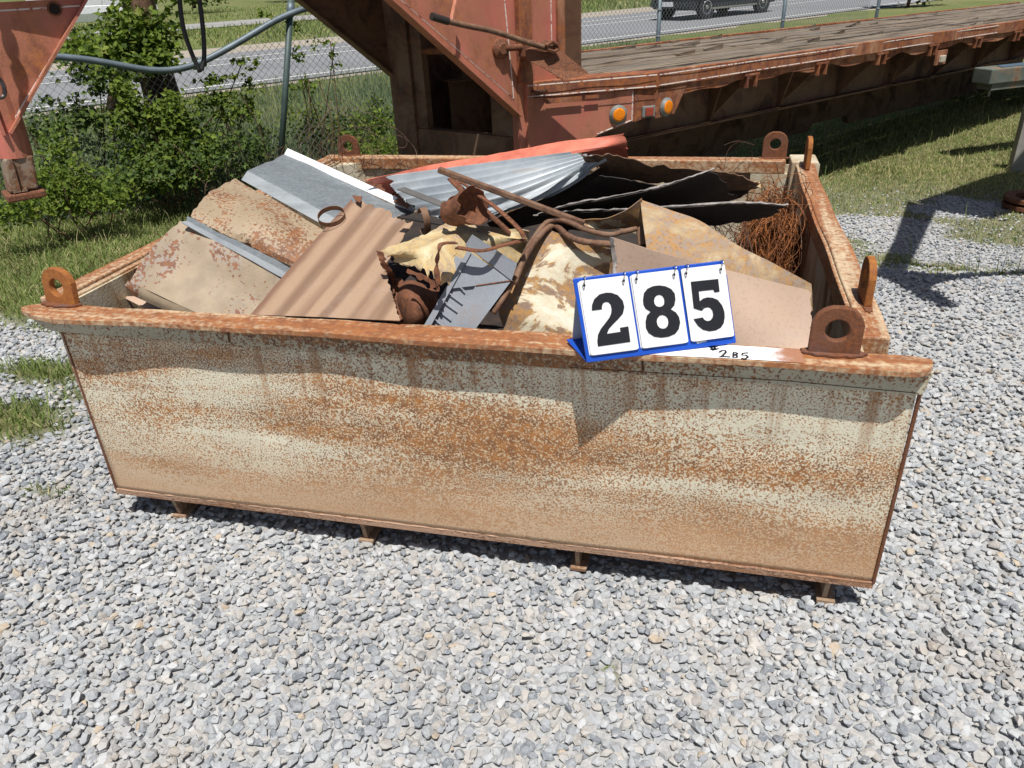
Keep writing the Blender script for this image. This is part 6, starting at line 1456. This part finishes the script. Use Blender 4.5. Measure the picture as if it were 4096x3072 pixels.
# ------------------------------------------------------------------ equipment at the right edge
m_eq = patchy('grey green machine paint', (0.115, 0.135, 0.115), (0.22, 0.10, 0.05), (0.09, 0.07, 0.055), cov=0.36, patch=4)
m_eqd = plain('dusty steel leg', (0.30, 0.285, 0.25), 0.7)
EZ = 0.0
eq = thing('machine', (3.1, 7.6, -0.15), 'grey green steel machine frame with a square leg at the right edge', 'equipment')
ea = np.array((2.6112,8.8222,0.6000)); eb = np.array((2.9408,9.0306,0.6000)); ed = (eb - ea); ed /= np.linalg.norm(ed); en = np.array([-ed[1], ed[0], 0])
ef = lambda a, c, z: tuple(ea + ed * a + en * c + np.array([0, 0, z - 0.6]))
mb = MB(); mb.box((0.0, 0.0, 0.46), (2.6, 0.22, 0.6), ef); obj('frame_box', mb, m_eq, eq, bevel=0.01)
mb = MB(); mb.box((0.06, 0.02, 0.40), (2.6, 0.20, 0.458), ef); obj('frame_sill', mb, m_eq, eq)
mb = MB(); mb.prism([ef(0.16, 0.04, 0.602), ef(0.6, 0.04, 0.602), ef(0.6, 0.18, 0.602), ef(0.24, 0.18, 0.602)], (0, 0, 0.004)); obj('top_plate', mb, plain('blue plate', (0.07, 0.11, 0.15), 0.6), eq)
lg = np.array((2.8663,8.3808,0.0200)); 
mb = MB(); mb.box((lg[0] - 0.02, lg[1], -0.32), (lg[0] + 0.16, lg[1] + 0.12, 0.40)); obj('leg', mb, m_eqd, eq, bevel=0.006)
mb = MB(); mb.tube([ef(0.14, 0.1, 0.40), ef(0.14, 0.1, 0.33)], 0.012, 8); obj('bolt', mb, m_eqd, eq)
mb = MB()
for zz in (0.0, 0.055):
    mb.lathe(tuple(np.array((2.5948,7.0758,-0.2200)) + np.array([0.03, 0.05, zz - 0.055])), (0, 0, 1), [(0, 0.20), (0.035, 0.20), (0.037, 0.12), (0.0, 0.12)], 28)
tag(obj('rusty_flange', mb, m_rust, bevel=0.004), 'stacked rusty round flanges lying on the ground at the right edge', 'flange')
# unseen plates added beyond the right edge, outlined to cast the gravel shadow
HZ = 2.35; sh_ = np.array([0.07 * HZ, -0.27 * HZ, HZ])
def up(p): return tuple(np.array(p) * np.array([1, 1, 0]) + sh_)
shadow_caster = thing('shadow_caster', (4.2, 4.6, 0.0), 'unseen steel shape added beyond the right edge to cast the shadow on the gravel', 'shadow_caster')
mb = MB(); mb.prism([up((1.8944,6.9770,0.0000)), up((2.0689,6.7436,0.0000)), up((1.6411,5.4665,0.0000)), up((1.4065,4.7894,0.0000)), up((1.4998,4.6433,0.0000)), up((1.6514,4.6919,0.0000)), up((1.9129,4.9287,0.0000)), up((1.8148,4.6067,0.0000)), up((1.5270,4.4005,0.0000)), up((1.3827,4.2215,0.0000)), up((1.4667,3.9641,0.0000)), up((1.3736,3.8942,-0.0000)), up((1.2505,4.0898,0.0000)), up((1.1487,4.4666,0.0000)), up((1.3059,4.9801,0.0000)), up((1.5687,5.7807,0.0000))], (0, 0, 0.06))
obj('bracket', mb, m_eq, shadow_caster)
mb = MB(); mb.prism([up((1.9570,6.9490,0.0000)), up((2.8254,7.9230,-0.0000)), up((3.7633,8.7812,0.0000)), up((3.1827,7.2318,0.0000)), up((2.4099,6.4585,0.0000)), up((2.0473,6.6841,0.0000))], (0, 0, 0.062)); obj('caster_plate', mb, m_eq, shadow_caster)
mb = MB(); mb.prism([up((1.5830,5.3124,0.0000)), up((1.9500,5.0504,0.0000)), up((1.9392,5.0151,0.0000)), up((1.5649,5.2343,0.0000))], (0, 0, 0.03)); obj('rod', mb, m_eq, shadow_caster)
mb = MB(); mb.prism([up((1.9002,4.9272,0.0000)), up((2.5321,5.3612,0.0000)), up((2.4266,5.0856,-0.0000)), up((1.8028,4.6053,0.0000))], (0, 0, 0.058)); obj('arm', mb, m_eq, shadow_caster)
mb = MB(); mb.box((3.55, 5.4, -0.32), (3.75, 5.6, 2.35)); mb.box((3.40, 6.0, -0.32), (3.6, 6.2, 2.35)); obj('caster_post', mb, m_eq, shadow_caster)
